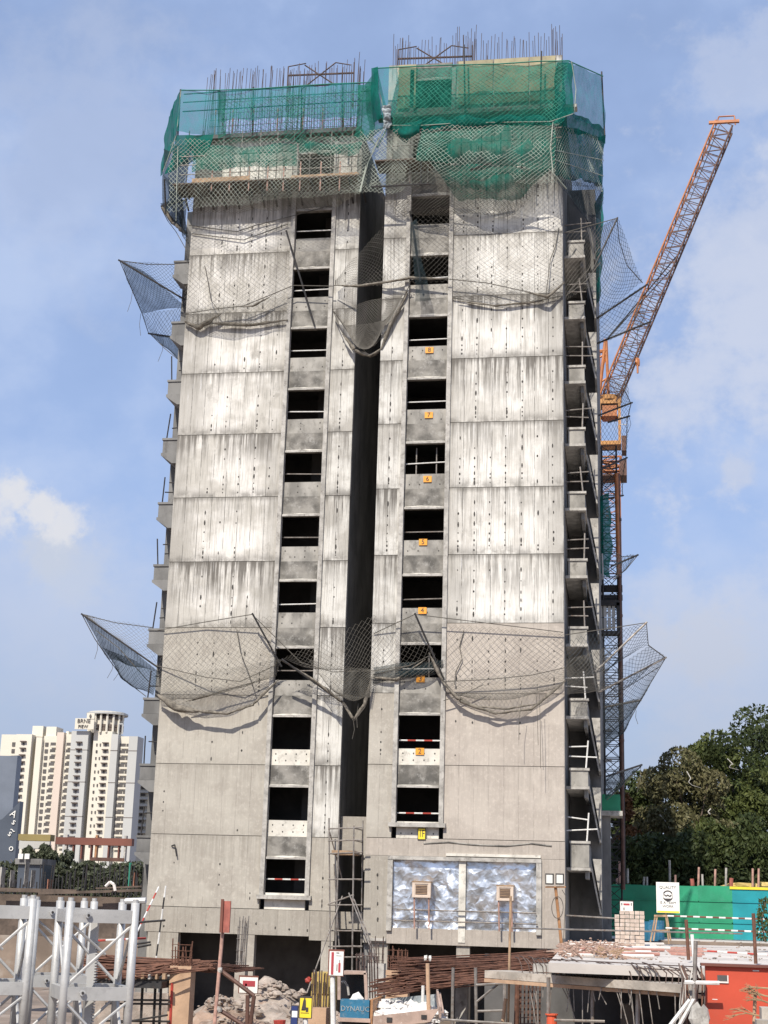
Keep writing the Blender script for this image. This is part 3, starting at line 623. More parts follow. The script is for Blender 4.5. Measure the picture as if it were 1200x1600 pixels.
# upper belt across the front
net_thing(front=True, label='grey debris net bunched along the far wing below its second window',
  patches=[([(292, 395, 62.45), (455, 390, 62.4), (452, 470, 61.6), (288, 492, 61.7)], (0, -.2, -.1), .15, 'net_cord'),
   ([(285, 488, 61.7), (458, 462, 61.6), (446, 508, 62.3), (292, 512, 62.3)], (0, -.35, -.35), .12, 'net_cord', 'haze_net')],
  poles=[((447, 360, 61.3), (492, 510, 62.4))], ropes=[[(290, 490, 61.7), (335, 483, 61.6), (380, 478, 61.6), (420, 462, 61.6), (458, 446, 61.6), (520, 447, 61.5)], [(295, 352, 62.5), (370, 362, 62.4), (400, 352, 62.4), (455, 338, 62.4), (520, 320, 62.4)],
   [(320, 415, 62.5), (325, 440, 62.4), (330, 470, 62.2), (342, 485, 61.7)], [(300, 365, 62.5), (380, 375, 62.4), (450, 350, 62.4)]],
  rolls=[([(288, 502, 62.2), (310, 512, 62.1), (345, 490, 61.8)], .16), ([(330, 505, 62.1), (390, 508, 62.2), (450, 500, 62.3)], .1), ([(375, 480, 61.6), (395, 478, 61.6), (425, 462, 61.6)], .07)])
net_thing('brown net hanging in a deep belly across the dark recess',
  [([(522, 440, 62.3), (600, 352, 61.8), (602, 445, 61.6), (522, 447, 62.2)], (0, 0, 0), .14, 'net_cord'),
   ([(520, 485, 62.3), (637, 455, 61.5), (600, 500, 61.5), (540, 510, 62.3)], (0, -.2, -1.75), .075, 'net_cord', None, .12, .007)],
  [], [[(520, 485, 62.3), (535, 520, 62.3), (560, 545, 62.1), (585, 540, 61.8), (605, 515, 61.6), (637, 455, 61.5)], [(520, 485, 62.3), (548, 525, 62.2), (577, 556, 62), (597, 545, 61.7), (612, 505, 61.5), (640, 445, 61.5)], [(522, 446, 62.2), (560, 447, 61.7), (602, 440, 61.5), (640, 434, 61.4)]],
  rolls=[([(535, 522, 62.3), (555, 548, 62.1), (578, 556, 62.), (596, 546, 61.8), (610, 508, 61.6), (637, 458, 61.5)], .10), ([(522, 446, 62.2), (560, 447, 61.7), (602, 441, 61.4), (640, 434, 61.2)], .07)])
net_thing(front=True, label='grey debris net strung along the near wing under its second window',
  patches=[([(604, 330, 61.55), (705, 320, 61.5), (708, 440, 60.8), (602, 445, 61.2)], (0, -.1, 0), .14, 'net_cord'),
   ([(705, 345, 61.5), (876, 370, 61.5), (880, 440, 60.9), (707, 438, 60.8)], (0, -.15, -.35), .15, 'net_cord', None, .05),
   ([(707, 436, 60.8), (880, 440, 60.9), (874, 470, 61.5), (710, 468, 61.5)], (0, -.2, -.2), .12, 'net_cord', 'haze_net')],
  poles=[((641, 330, 61.2), (657, 440, 60.9))], ropes=[[(602, 442, 61.2), (640, 434, 61.0), (690, 435, 60.8), (760, 442, 60.8), (820, 455, 60.8), (856, 463, 60.8), (882, 440, 60.9)], [(706, 465, 61.5), (775, 478, 61.4), (840, 470, 61.4), (880, 462, 61.5)],
   [(873, 356, 61.6), (868, 385, 61.5), (860, 405, 61.4), (857, 430, 61.2), (853, 460, 60.9)]],
  rolls=[([(602, 442, 61.2), (640, 434, 61.0), (700, 436, 60.8)], .09), ([(820, 456, 60.8), (856, 464, 60.8), (882, 442, 60.9)], .09), ([(715, 470, 61.4), (775, 478, 61.4), (850, 470, 61.4)], .09)])
mb = sheet_mb(surf(PP((640, 350, 60.9), (650, 345, 60.9), (672, 470, 61.0), (650, 470, 61.0)), (0, -.1, 0), .12, 4), 6, 14)
mono('net_bundle', mb, 'dark_net_cloth', 'twisted dark rag of netting hanging over the near wing\'s second window', 'net', 'debris nets slung from the tower')
# lower belt
net_thing(front=True, label='grey net swag bulging over the far wing\'s wall at its fourth storey',
  patches=[([(255, 985, 62.5), (425, 962, 61.9), (432, 1040, 61.2), (246, 1075, 61.3)], (0, -.3, -.1), .15, 'net_cord', None, .05),
   ([(244, 1060, 61.3), (440, 1030, 61.1), (430, 1060, 62.3), (250, 1098, 62.3)], (0, -.5, -.6), .11, 'net_cord', 'haze_net')],
  poles=[((394, 958, 61.), (440, 1042, 62.5))], ropes=[[(246, 985, 62.3), (320, 972, 62.), (394, 960, 61.1), (470, 1035, 62.4)], [(244, 1040, 62.5), (320, 1058, 61.5), (375, 1065, 61.3), (430, 1040, 61.4)], [(246, 1090, 61.6), (270, 1105, 61.4), (320, 1113, 61.2), (355, 1115, 61.2), (395, 1100, 61.3), (435, 1062, 61.6)],
   [(370, 984, 62.4), (376, 1020, 62.2), (388, 1050, 61.8), (398, 1080, 61.5)], [(300, 1095, 61.3), (345, 1080, 61.3), (420, 1060, 61.3)]],
  rolls=[([(246, 1086, 61.6), (275, 1106, 61.4), (310, 1112, 61.3)], .22), ([(300, 1110, 61.2), (355, 1115, 61.2), (395, 1101, 61.3), (435, 1062, 61.6)], .09), ([(290, 1096, 61.3), (345, 1082, 61.3)], .06)])
net_thing('net sagging to a green-tipped point over the recess',
  [([(440, 1030, 61.6), (585, 960, 61.6), (585, 1050, 61.3), (470, 1040, 61.9)], (0, -.2, -.5), .15, 'net_cord'),
   ([(480, 1030, 61.6), (585, 1050, 61.4), (578, 1090, 61.3), (525, 1085, 61.6)], (0, -.2, -.7), .10, 'net_cord', 'haze_net')],
  [((440, 1030, 61.4), (536, 1098, 62.0))], [[(470, 1035, 62.), (520, 1050, 61.7), (585, 1048, 61.4), (640, 1040, 61.3)], [(536, 1098, 61.9), (553, 1127, 61.6), (570, 1105, 61.4), (580, 1060, 61.4)]], rolls=[([(440, 1032, 61.5), (490, 1062, 61.7), (536, 1098, 61.9), (553, 1125, 61.6), (570, 1100, 61.4), (580, 1060, 61.4)], .08)], dangling=[(552, 1125, 61.6, .8), (560, 1100, 61.5, 1.)])
net_thing(front=True, label='net stretched across the near wing\'s windows below the sign reading 4',
  patches=[([(585, 985, 61.6), (650, 960, 60.5), (690, 1040, 61.2), (582, 1055, 61.3)], (0, -.2, -.1), .14, 'net_cord', None, .06),
   ([(582, 1040, 61.3), (692, 1030, 61.), (690, 1050, 61.5), (582, 1070, 61.5)], (0, -.2, -.2), .11, 'net_cord', 'dark_net_cloth')],
  poles=[((648, 958, 60.4), (694, 1062, 61.5))], ropes=[[(584, 990, 61.6), (648, 960, 60.5), (880, 988, 61.3)], [(582, 1055, 61.3), (640, 1040, 61.), (670, 1025, 61.)]], rolls=[([(580, 1058, 61.3), (620, 1062, 61.2), (665, 1030, 61.)], .09), ([(670, 1020, 61.), (694, 1070, 61.2)], .12)])
net_thing(front=True, label='wide net swag bulging low over the near wing\'s right-hand wall',
  patches=[([(700, 975, 61.6), (880, 988, 61.6), (880, 1045, 60.8), (690, 1060, 60.9)], (0, -.2, 0), .16, 'net_cord', None, .04, .006),
   ([(690, 1062, 60.8), (884, 1045, 60.6), (878, 1075, 61.4), (700, 1085, 61.5)], (0, -.4, -.75), .11, 'net_cord', 'haze_net')],
  poles=[], ropes=[[(690, 1060, 60.8), (720, 1095, 60.8), (775, 1115, 60.8), (830, 1108, 60.8), (884, 1062, 60.6)], [(690, 1065, 60.8), (760, 1062, 60.8), (830, 1055, 60.7), (884, 1043, 60.6)], [(725, 985, 61.6), (718, 1010, 61.6), (722, 1030, 61.5), (712, 1050, 61.5), (710, 1070, 61.4)],
   [(693, 1095, 60.9), (730, 1082, 60.8), (755, 1070, 60.8)]], rolls=[([(690, 1064, 60.8), (720, 1096, 60.8), (775, 1115, 60.8), (830, 1108, 60.8), (884, 1064, 60.6)], .09), ([(700, 1080, 60.9), (740, 1103, 60.8), (790, 1108, 60.8), (850, 1098, 60.7)], .07)], dangling=[(815, 1095, 60.9, 1.6), (838, 1088, 60.9, 2.0), (843, 1085, 60.9, 3.0)])
# fans on the right flank
net_thing('grey net fan propped out over the near wing\'s right edge, lower belt',
  [([(884, 1000, 61.5), (1010, 973, 63), (1012, 1008, 64), (884, 1075, 61.3)], (0, 0, -.4), .15, 'net_cord_dark'),
   ([(930, 1075, 63), (1012, 1008, 64), (1040, 1028, 65), (945, 1095, 64)], (0, 0, -.3), .13, 'net_cord_dark', 'haze_net'),
   ([(945, 1085, 64), (1040, 1028, 65), (1000, 1098, 66), (945, 1160, 66)], (0, 0, -.2), .13, 'net_cord_dark', 'haze_net'),
   ([(945, 1100, 65), (1000, 1092, 66), (972, 1145, 66), (945, 1175, 66)], (0, 0, -.2), .12, 'net_cord_dark', 'dark_net_cloth'),
   ([(884, 1030, 61.3), (955, 1010, 62), (950, 1075, 63), (884, 1088, 61.3)], (0, -.2, -.5), .12, 'net_cord', 'haze_net')],
  [((930, 1050, 62.5), (1011, 972, 63)), ((935, 1082, 63.5), (1041, 1027, 65)), ((945, 1105, 65.5), (1002, 1094, 66))], [[(884, 992, 61.4), (1010, 973, 63)], [(1010, 973, 63), (1013, 1008, 64), (1040, 1028, 65), (1000, 1095, 66), (975, 1142, 66)], [(955, 1090, 63.8), (1030, 1042, 65)]], pole_mat='steel_pipe', dangling=[(994, 1110, 66, .6)])
net_thing('blue-grey net fan on poles by the crane, upper right flank',
  [([(940, 352, 63), (964, 341, 63), (1004, 440, 66), (935, 500, 66)], (0, 0, -.3), .16, 'net_cord_dark', 'haze_net'),
   ([(935, 490, 66), (1004, 448, 66), (1008, 505, 68), (936, 540, 68)], (0, 0, -.25), .16, 'net_cord_dark', 'haze_net'),
   ([(884, 365, 61.5), (962, 343, 63), (935, 440, 63), (884, 470, 61.5)], (0, 0, -.3), .15, 'net_cord')],
  [((925, 425, 62.5), (965, 340, 63)), ((932, 498, 66), (1012, 444, 66)), ((932, 537, 68), (1018, 502, 68))], [[(964, 341, 63), (967, 375, 64), (980, 415, 65), (1004, 442, 66)], [(884, 363, 61.5), (964, 341, 63)], [(884, 462, 61.5), (915, 440, 62), (938, 410, 62.7)], [(890, 455, 61.6), (920, 420, 62.2), (936, 385, 62.8)]])
net_thing('small net fan poking out beside the crane cab',
  [([(950, 590, 70), (978, 600, 70), (986, 632, 72), (935, 650, 70)], (0, 0, -.2), .18, 'net_cord_dark', 'haze_net'), ([(935, 650, 70), (986, 632, 72), (978, 715, 74), (940, 730, 72)], (0, 0, -.2), .18, 'net_cord_dark'),
   ([(935, 735, 72), (978, 716, 74), (972, 775, 76), (936, 780, 74)], (0, 0, -.2), .18, 'net_cord_dark')],
  [((933, 650, 70), (988, 629, 72)), ((950, 660, 72), (984, 650, 73)), ((935, 735, 72), (980, 715, 74)), ((934, 782, 74), (974, 774, 76))], [[(978, 560, 70), (976, 610, 70.5), (986, 631, 72), (980, 655, 73), (978, 714, 74), (972, 750, 75), (973, 775, 76)]], dangling=[(983, 650, 73, .9)])
net_thing('pointed net fan level with the green wrapped hoist, right flank',
  [([(962, 868, 68), (996, 868, 70), (975, 890, 70), (962, 905, 68)], (0, 0, -.1), .16, 'net_cord_dark', 'haze_net')], [((955, 885, 68), (997, 867, 70))], [[(965, 865, 68), (972, 870, 69), (996, 868, 70), (978, 890, 70), (958, 906, 68)]])
net_thing('lowest pointed net fan at the foot of the hoist mast',
  [([(945, 1215, 68), (1002, 1196, 70), (985, 1215, 70), (948, 1250, 68)], (0, 0, -.2), .14, 'net_cord_dark', 'dark_net_cloth')], [((945, 1214, 68), (1003, 1195, 70))], [[(1002, 1196, 70), (985, 1215, 70), (948, 1250, 68)]], dangling=[(1001, 1197, 70, 1.2)])
# --- crown nets: shade cloth and diamond nets round the top storeys
def cloth_thing(label, sheets, nets=(), ropes=(), poles=()):
    t = thing('shade_net', label, 'net', P(*sheets[0][0][3]), 'green nets round the top storeys')
    for c, sag, mat in sheets:
        sd_ = random.randint(1, 99)
        f0 = surf(PP(*c), sag, .16, sd_); lu, lv = size_uv(f0)
        def f(u, v): p = f0(u, v); p.y += .05*math.sin(u*lu*5+3*mn.noise(p*.4))*(.3+v); return p
        part('cloth', sheet_mb(f, max(8, int(lu/.15)), max(8, int(lv/.2))), mat, t, smooth=True)
    for c, sag, cell, mat in nets:
        f = surf(PP(*c), sag, .15, random.randint(1, 99)); nu, nv = netcells(f, cell); part('netting', net_full(f, nu, nv, .0085), mat, t, kind='stuff')
    for ri, r in enumerate(ropes): part('edge_rope', MB().path(PP(*r), .03 if ri == 0 else .02, 5), 'net_cord_green' if ri == 0 and 'skirt' not in label and 'olive' not in label else 'net_cord_pale', t)
    for a, b_ in poles: part('pole', MB().tube(P(*a), P(*b_), .04, 6), 'dark_steel', t)
    return t
cloth_thing('teal shade cloth stretched round the top of the far wing',
  [([(283, 141, 61.7), (346, 141, 61.7), (344, 210, 61.6), (276, 208, 61.7)], (0, -.1, 0), 'shade_teal'),
   ([(346, 141, 61.7), (580, 130, 61.6), (580, 180, 61.6), (345, 188, 61.6)], (0, -.2, -.1), 'shade_teal'),
   ([(560, 132, 61.5), (586, 128, 61.4), (584, 222, 61.2), (553, 215, 61.4)], (0, -.2, 0), 'shade_green'),
   ([(282, 141, 61.8), (262, 185, 66), (250, 275, 66), (277, 215, 61.7)], (0, 0, 0), 'shade_green_dense'),
   ([(277, 212, 61.7), (335, 210, 61.6), (330, 235, 61.4), (258, 275, 62.3)], (0, -.2, -.1), 'shade_green_dense'),
   ([(340, 140, 61.6), (352, 141, 61.6), (352, 210, 61.5), (338, 213, 61.5)], (0, -.1, 0), 'shade_green')],
  [([(345, 150, 61.5), (580, 140, 61.4), (585, 222, 61.2), (340, 225, 61.3)], (0, -.1, 0), .16, 'net_cord_green'), ([(445, 150, 61.5), (475, 148, 61.4), (475, 222, 61.2), (445, 225, 61.3)], (0, -.1, 0), .10, 'net_cord_green')],
  [[(283, 141, 61.7), (340, 141, 61.6), (400, 139, 61.6), (455, 135, 61.6), (520, 131, 61.6), (580, 129, 61.6)], [(283, 141, 61.7), (276, 210, 61.7), (255, 268, 62.2)]],
  [((396, 136, 61.8), (394, 215, 61.8)), ((471, 134, 61.8), (471, 215, 61.8)), ((536, 130, 61.8), (535, 215, 61.8)), ((282, 140, 61.8), (278, 212, 61.8))])
cloth_thing('olive green net veiling the far wing\'s storey under the teal cloth',
  [([(305, 228, 61.5), (465, 225, 61.4), (462, 258, 61.3), (300, 268, 61.3)], (0, -.2, .2), 'shade_green'), ([(465, 225, 61.4), (565, 222, 61.3), (562, 240, 61.2), (465, 240, 61.2)], (0, -.2, .1), 'shade_green'), ([(272, 225, 61.9), (305, 228, 61.6), (282, 300, 61.8), (258, 330, 63)], (0, -.1, 0), 'dark_net_cloth'),
   ([(258, 275, 62.6), (282, 295, 62.2), (292, 360, 63.2), (268, 345, 65)], (0, -.1, 0), 'dark_net_cloth')],
  [([(268, 218, 61.6), (590, 214, 61.0), (565, 300, 61.0), (262, 330, 61.3)], (0, -.3, -.1), .13, 'net_cord_pale'), ([(275, 298, 61.2), (568, 290, 61.0), (525, 325, 62.3), (300, 335, 62.3)], (0, -.1, -.1), .13, 'net_cord'), ([(262, 300, 62), (285, 300, 61.9), (295, 385, 63.2), (275, 345, 65)], (0, 0, 0), .14, 'net_cord_dark')],
  [[(562, 300, 61.0), (572, 260, 61.0), (592, 215, 61.0)], [(278, 230, 61.3), (276, 300, 61.2), (275, 345, 61.6)]])
net_thing('dark bunched net wrapped round the far wing\'s top left corner',
  [([(256, 232, 63.5), (292, 240, 61.9), (284, 318, 62.3), (254, 325, 64.5)], (0, -.1, 0), .09, 'net_cord_dark', 'dark_net_cloth'), ([(252, 318, 64.5), (290, 312, 62.3), (293, 372, 63.4), (270, 350, 65)], (0, 0, -.1), .08, 'net_cord_dark', 'dark_net_cloth')],
  [((257, 280, 63), (259, 335, 63.5)), ((252, 322, 64), (292, 312, 62.5))], [[(252, 325, 64.5), (262, 345, 64.8), (275, 362, 64.6), (292, 392, 63.6)]], group='green nets round the top storeys', rolls=[([(252, 322, 64.3), (270, 348, 64.5), (292, 365, 63.4)], .2)])
cloth_thing('green shade cloth wrapped round the topmost storey of the near wing',
  [([(584, 107, 60.7), (622, 106, 60.7), (622, 180, 60.6), (600, 195, 60.7)], (0, -.1, 0), 'shade_teal'),
   ([(622, 106, 60.7), (888, 96, 60.8), (865, 188, 60.6), (605, 195, 60.6)], (0, -.35, -.15), 'shade_green'),
   ([(888, 96, 60.8), (942, 120, 66), (944, 210, 66), (893, 180, 61.2)], (0, 0, 0), 'shade_teal'),
   ([(870, 97, 60.7), (893, 96, 60.8), (897, 178, 60.8), (862, 190, 60.6)], (0, -.15, 0), 'shade_green_dense'),
   ([(580, 108, 60.8), (590, 106, 60.7), (598, 185, 60.7), (583, 190, 61.)], (0, -.1, 0), 'shade_green_dense'),
   ([(600, 195, 60.6), (660, 188, 60.5), (655, 210, 60.5), (636, 225, 60.6)], (0, -.3, -.2), 'shade_green_dense'),
   ([(655, 183, 60.5), (890, 176, 60.7), (880, 193, 60.7), (655, 205, 60.5)], (0, -.25, -.1), 'shade_green_dense')],
  [([(620, 108, 60.5), (888, 99, 60.6), (878, 195, 60.4), (610, 200, 60.4)], (0, -.3, -.1), .14, 'net_cord_green')],
  [[(584, 107, 60.7), (620, 105, 60.7), (700, 102, 60.7), (780, 100, 60.7), (840, 96, 60.7), (888, 95, 60.8), (942, 119, 66)], [(604, 196, 60.5), (660, 196, 60.4), (720, 192, 60.4), (790, 191, 60.4), (860, 190, 60.4), (895, 178, 60.7)], [(893, 96, 60.8), (900, 140, 61), (897, 178, 60.9)], [(583, 108, 60.8), (594, 145, 60.8), (604, 196, 60.8)]],
  [((725, 70, 60.9), (727, 190, 60.9)), ((940, 112, 66), (945, 215, 66)), ((846, 80, 60.9), (844, 190, 60.9))])
cloth_thing('green and grey net gathered across the gap between the two wings',
  [([(572, 131, 61.6), (592, 110, 60.9), (606, 198, 60.9), (576, 215, 61.5)], (0, -.1, 0), 'shade_green'), ([(560, 212, 61.4), (612, 195, 60.9), (606, 292, 60.9), (560, 298, 61.3)], (0, -.2, 0), 'dark_net_cloth')],
  [([(560, 205, 61.3), (640, 200, 60.5), (632, 300, 60.8), (556, 305, 61.2)], (0, -.2, -.1), .12, 'net_cord_pale')], [[(576, 215, 61.3), (590, 230, 61), (606, 198, 60.8)]])
cloth_thing('bulging green net skirt hanging below the near wing\'s top storey',
  [([(660, 205, 60.5), (866, 192, 60.5), (862, 265, 60.2), (650, 250, 60.3)], (0, -.4, -.2), 'shade_green'), ([(672, 255, 60.3), (862, 262, 60.2), (812, 310, 61.2), (715, 312, 61.3)], (0, -.5, -.35), 'shade_green'),
   ([(862, 192, 60.6), (944, 214, 66), (942, 290, 66), (868, 275, 60.8)], (0, 0, -.1), 'shade_green_dense'), ([(890, 174, 61.2), (945, 200, 66), (945, 222, 66), (872, 200, 61.)], (0, 0, 0), 'shade_green_dense'), ([(868, 270, 60.8), (943, 285, 66), (938, 345, 66), (905, 325, 62.5)], (0, 0, -.1), 'dark_net_cloth'),
   ([(600, 205, 60.8), (660, 215, 60.6), (600, 250, 60.8), (582, 240, 61)], (0, -.1, 0), 'haze_net'), ([(930, 320, 66), (944, 290, 66), (937, 470, 66), (930, 480, 66)], (0, 0, 0), 'shade_green_dense')],
  [([(600, 202, 60.4), (870, 193, 60.4), (868, 285, 60.1), (575, 290, 60.9)], (0, -.5, -.2), .13, 'net_cord_pale'), ([(575, 285, 60.9), (868, 280, 60.1), (800, 335, 61.4), (620, 335, 61.5)], (0, -.3, -.3), .13, 'net_cord'),
   ([(866, 192, 60.5), (945, 215, 66), (942, 300, 66), (868, 285, 60.7)], (0, -.1, -.1), .14, 'net_cord_pale'), ([(868, 282, 60.7), (943, 290, 66), (938, 400, 66), (912, 330, 62.5)], (0, 0, -.1), .14, 'net_cord_dark')],
  [[(864, 190, 60.5), (860, 230, 60.2), (864, 270, 60.1), (885, 295, 61)], [(600, 200, 60.8), (575, 255, 60.9), (563, 300, 61)], [(868, 250, 60.6), (943, 275, 65.8)], [(868, 235, 60.6), (943, 250, 65.8)]],
  [((580, 292, 60.5), (672, 287, 60.5)), ((657, 200, 60.6), (658, 290, 60.6)), ((735, 265, 60.2), (790, 248, 60.1))])
def crumple(c, sd_):
    f0 = surf(PP(*c), (0, -.15, 0), .0)
    def f(u, v): p = f0(u, v); q = p*2.1+Vector((sd_, 0, 0)); p.y -= .5*abs(mn.noise(q))+.2*abs(mn.noise(q*2.4)); p.x += .12*mn.noise(q*1.3); return p
    return f
t = thing('torn_sheeting', 'pale torn sheeting knotted at the corner between the two wings', 'sheet', P(620, 205, 60.4))
part('sheet', sheet_mb(crumple([(598, 168, 60.5), (610, 166, 60.4), (612, 202, 60.4), (600, 207, 60.5)], 3), 8, 18), 'tarp_grey', t)
# --- bars across the windows
def bar_thing(p, q, label, striped=False, vert=()):
    p, q = Vector(p), Vector(q); t = thing('barrier_pole', label, 'barrier pole', p, 'bars across the window openings')
    if striped:
        for i in range(5): part('band', MB().tube(p.lerp(q, i/5), p.lerp(q, (i+1)/5), .032, 6), 'white_paint' if i % 2 == 0 else 'red_paint', t)
    else: part('bar', MB().tube(p, q, .028, 6), 'steel_pipe' if random.random() < .4 else 'white_paint', t)
    for x in vert: part('upright', MB().tube((x, p.y+.05, p.z-.7), (x, p.y+.05, p.z+.75), .03, 6), 'steel_pipe', t)
for k in range(0, 11):
    if k in (8, 9): continue
    zt = 33.37-3*k-rnd(.9, 1.0) if k < 10 else 33.37-30-.83
    bar_thing((WLl-.0, YL+.32, zt+rnd(-.03, .03)), (WLr+.0, YL+.32, zt+rnd(-.03, .03)), (f'white rail across the {ORD[k]} window from the top, far wing' if k < 10 else 'red and white pole across the lowest window of the far wing'), k == 10)
for k in range(1, 10):
    zt = 33.37-3*k-(1.0 if k not in (4,) else .85)-.05*(k > 7)
    lab = f'red and white pole across the window above the {"2" if k == 8 else "1F"} sign' if k > 7 else f'white rail across the {ORD[k]} window from the top, near wing'
    bar_thing((WRl, YR+.32, zt+rnd(-.02, .03)), (WRr, YR+.32, zt+rnd(-.02, .05)), lab, k > 7, [WRl+.45, WRl+1.35] if k == 4 else ([WRl+1.2] if k == 7 else ()))
# --- floor signs
for ks, (s, x, y) in enumerate((('8', 671, 547), ('7', 670, 648.5), ('6', 668, 748.5), ('5', 661, 847), ('4', 660, 954), ('3', 657, 1061), ('2', 656, 1174))):
    c = P(x, y, YR+.06); t = thing('floor_sign', f'orange floor sign reading {s} under the {ORD[ks+2]} window from the top', 'sign', c-Vector((0, 0, .14)), 'floor number signs')
    part('plate', bx((c.x-.18, YR+.05, c.z-.14), (c.x+.18, YR+.075, c.z+.14)), 'sign_orange', t); textmesh('lettering', s, .3, 'sign_ink', t, (c.x, YR+.043, c.z))
c = P(659, 1303, YR-.03); t = thing('floor_sign', 'yellow floor sign reading 1F above the foil-lined window', 'sign', c-Vector((0, 0, .24)), 'floor number signs')
part('plate', bx((c.x-.17, YR-.04, c.z-.24), (c.x+.17, YR-.015, c.z+.24)), 'sign_ink', t); part('face', bx((c.x-.14, YR-.05, c.z-.21), (c.x+.14, YR-.042, c.z+.21)), 'sign_yellow', t)
tx = textmesh('lettering', '1F', .30, 'sign_ink', t, (c.x, YR-.056, c.z)); tx.scale = (.85, 1, 1.35)
# --- window air conditioners on legs
for (x0, x1, y0, y1, lab) in ((645, 672, 1379, 1402, 'tan box air conditioner on legs in the left half of the foil window'), (777, 801, 1385, 1407, 'tan box air conditioner on legs in the right half of the foil window')):
    Y = YR-.45; a = P(x0, y1, Y); b_ = P(x1, y0, Y); t = thing('air_conditioner', lab, 'air conditioner', ((a.x+b_.x)/2, YR-.3, z0))
    part('case', bx((a.x, Y, a.z), (b_.x, YR+.12, b_.z)), 'ac_case', t); w = (b_.x-a.x); h = b_.z-a.z
    part('grille_recess', bx((a.x+w*.16, Y-.012, a.z+h*.2), (b_.x-w*.16, Y-.002, b_.z-h*.18)), 'ac_grille', t)
    for i in range(6): z = a.z+h*.24+i*h*.105; part('slat', bx((a.x+w*.17, Y-.022, z), (b_.x-w*.17, Y-.013, z+h*.035)), 'timber', t)
    part('rim', MB().box((a.x-.03, Y-.03, b_.z-h*.1), (b_.x+.03, Y-.001, b_.z)).box((a.x-.03, Y-.03, a.z), (b_.x+.03, Y-.001, a.z+h*.1)).box((a.x-.03, Y-.03, a.z+h*.1), (a.x+w*.12, Y-.001, b_.z-h*.1)).box((b_.x-w*.12, Y-.03, a.z+h*.1), (b_.x+.03, Y-.001, b_.z-h*.1)), 'ac_case', t)
    part('hood', bx((a.x-.05, Y-.04, b_.z+.002), (b_.x+.05, YR+.1, b_.z+.05)), 'timber', t)
    for x in (a.x+.05, b_.x-.05): part('leg', MB().tube((x, Y+.06, a.z), (x+.03, Y+.1, z0-.02), .035, 6), 'red_post', t)
for i, (y, x0, x1) in enumerate(((1424, 620, 838), (1441, 616, 840))):
    mono('scaffold_tube', MB().tube(P(x0, y-3, YR-.22), P(x1, y+3, YR-.22), .03, 6), 'steel_pipe', ('upper' if i == 0 else 'lower')+' grey tube lashed across the foil window', 'pole', 'tubes in front of the foil window')
# --- twin floodlights on a post
t = thing('floodlight_post', 'twin floodlights on an orange-brown post at the tower\'s right corner', 'floodlight', P(879, 1490, 59.5))
part('post', MB().tube(P(868, 1386, 59.5), P(879, 1492, 59.5), .06, 8), 'pole_brown', t)
for x in (858, 874):
    a, b_ = P(x-6, 1382, 59.3), P(x+7, 1365, 59.3); hd = part('lamp_head', bx((a.x, 59.3, a.z), (b_.x, 59.5, b_.z)), 'dark_steel', t); part('lamp_glass', bx((a.x+.04, 59.27, a.z+.05), (b_.x-.04, 59.295, b_.z-.05)), 'lamp_glass', hd)
part('bracket', MB().tube(P(852, 1386, 59.4), P(884, 1386, 59.4), .03, 6), 'pole_brown', t)
part('cable_coil', MB().path([P(871+9*math.cos(a_*.3), 1418+17*math.sin(a_*.3), 59.4) for a_ in range(22)], .02, 4), 'rope', t)
part('cable', MB().path(PP((878, 1390, 59.4), (884, 1400, 59.4), (882, 1440, 59.4), (880, 1480, 59.4)), .018, 4), 'rope', t)
# --- scaffold tower in front of the recess
t = thing('scaffold_tower', 'narrow tube scaffold tower climbing in front of the recess', 'scaffold', P(540, 1590, 61.2)); Ya, Yb = 60.7, 61.9
def S(x, y, Y): return P(x, y, Y)
for (x0, x1, y0, Y) in ((514, 517, 1278, Yb), (530, 521, 1287, Ya), (553, 549, 1290, Ya), (567, 563, 1282, Yb)): part('standard', MB().tube(S(x0, y0, Y), S(x1, 1600, Y), .035, 6), 'steel_pipe', t)
for y in (1294, 1313, 1333, 1373, 1413, 1453, 1478, 1495): part('ledger', MB().tube(S(513, y+1, Ya), S(566, y+rnd(-2, 2), Ya), .03, 6), 'steel_pipe', t); part('transom', MB().tube(S(553, y, Ya), S(566, y+3, Yb), .028, 6), 'steel_pipe', t)
part('platform', bx(S(518, 1335, Ya), S(562, 1331, Yb)), 'timber', t)
for a, b_ in (((480, 1550, 60), (535, 1400, 60.8)), ((522, 1350, Yb), (530, 1480, Yb)), ((512, 1413, Ya), (553, 1398, Ya)), ((553, 1405, Ya), (590, 1500, 60.2)), ((545, 1395, Ya), (605, 1545, 59.5)), ((515, 1300, Ya), (535, 1375, Yb))): part('brace', MB().tube(S(*a), S(*b_), .03, 6), 'steel_pipe', t)
# striped poles standing by the far wing's foot
for i, (a, b_, st, lab) in enumerate((((215, 1455, 50), (248, 1386, 52), 1, 'red and white striped pole leaning against the far wing\'s foot'), ((242, 1512, 50), (259, 1384, 50), 2, 'thin pole with dark bands standing by the far wing\'s left corner'))):
    p, q = P(*a), P(*b_); t = thing('barrier_pole', lab, 'barrier pole', p)
    for k in range(7): part('band', MB().tube(p.lerp(q, k/7), p.lerp(q, (k+1)/7), .03, 6), ('white_paint', 'red_paint')[k % 2] if st == 1 else ('white_paint', 'dark_steel')[k % 2], t)
mono('lifting_hook_bar', MB().path(PP((268, 1322, YL-.05), (273, 1320, YL-.15), (276, 1338, YL-.12)), .03, 5), 'dark_steel', 'bent dark bar poking from the far wing\'s lowest blank wall', 'bar')
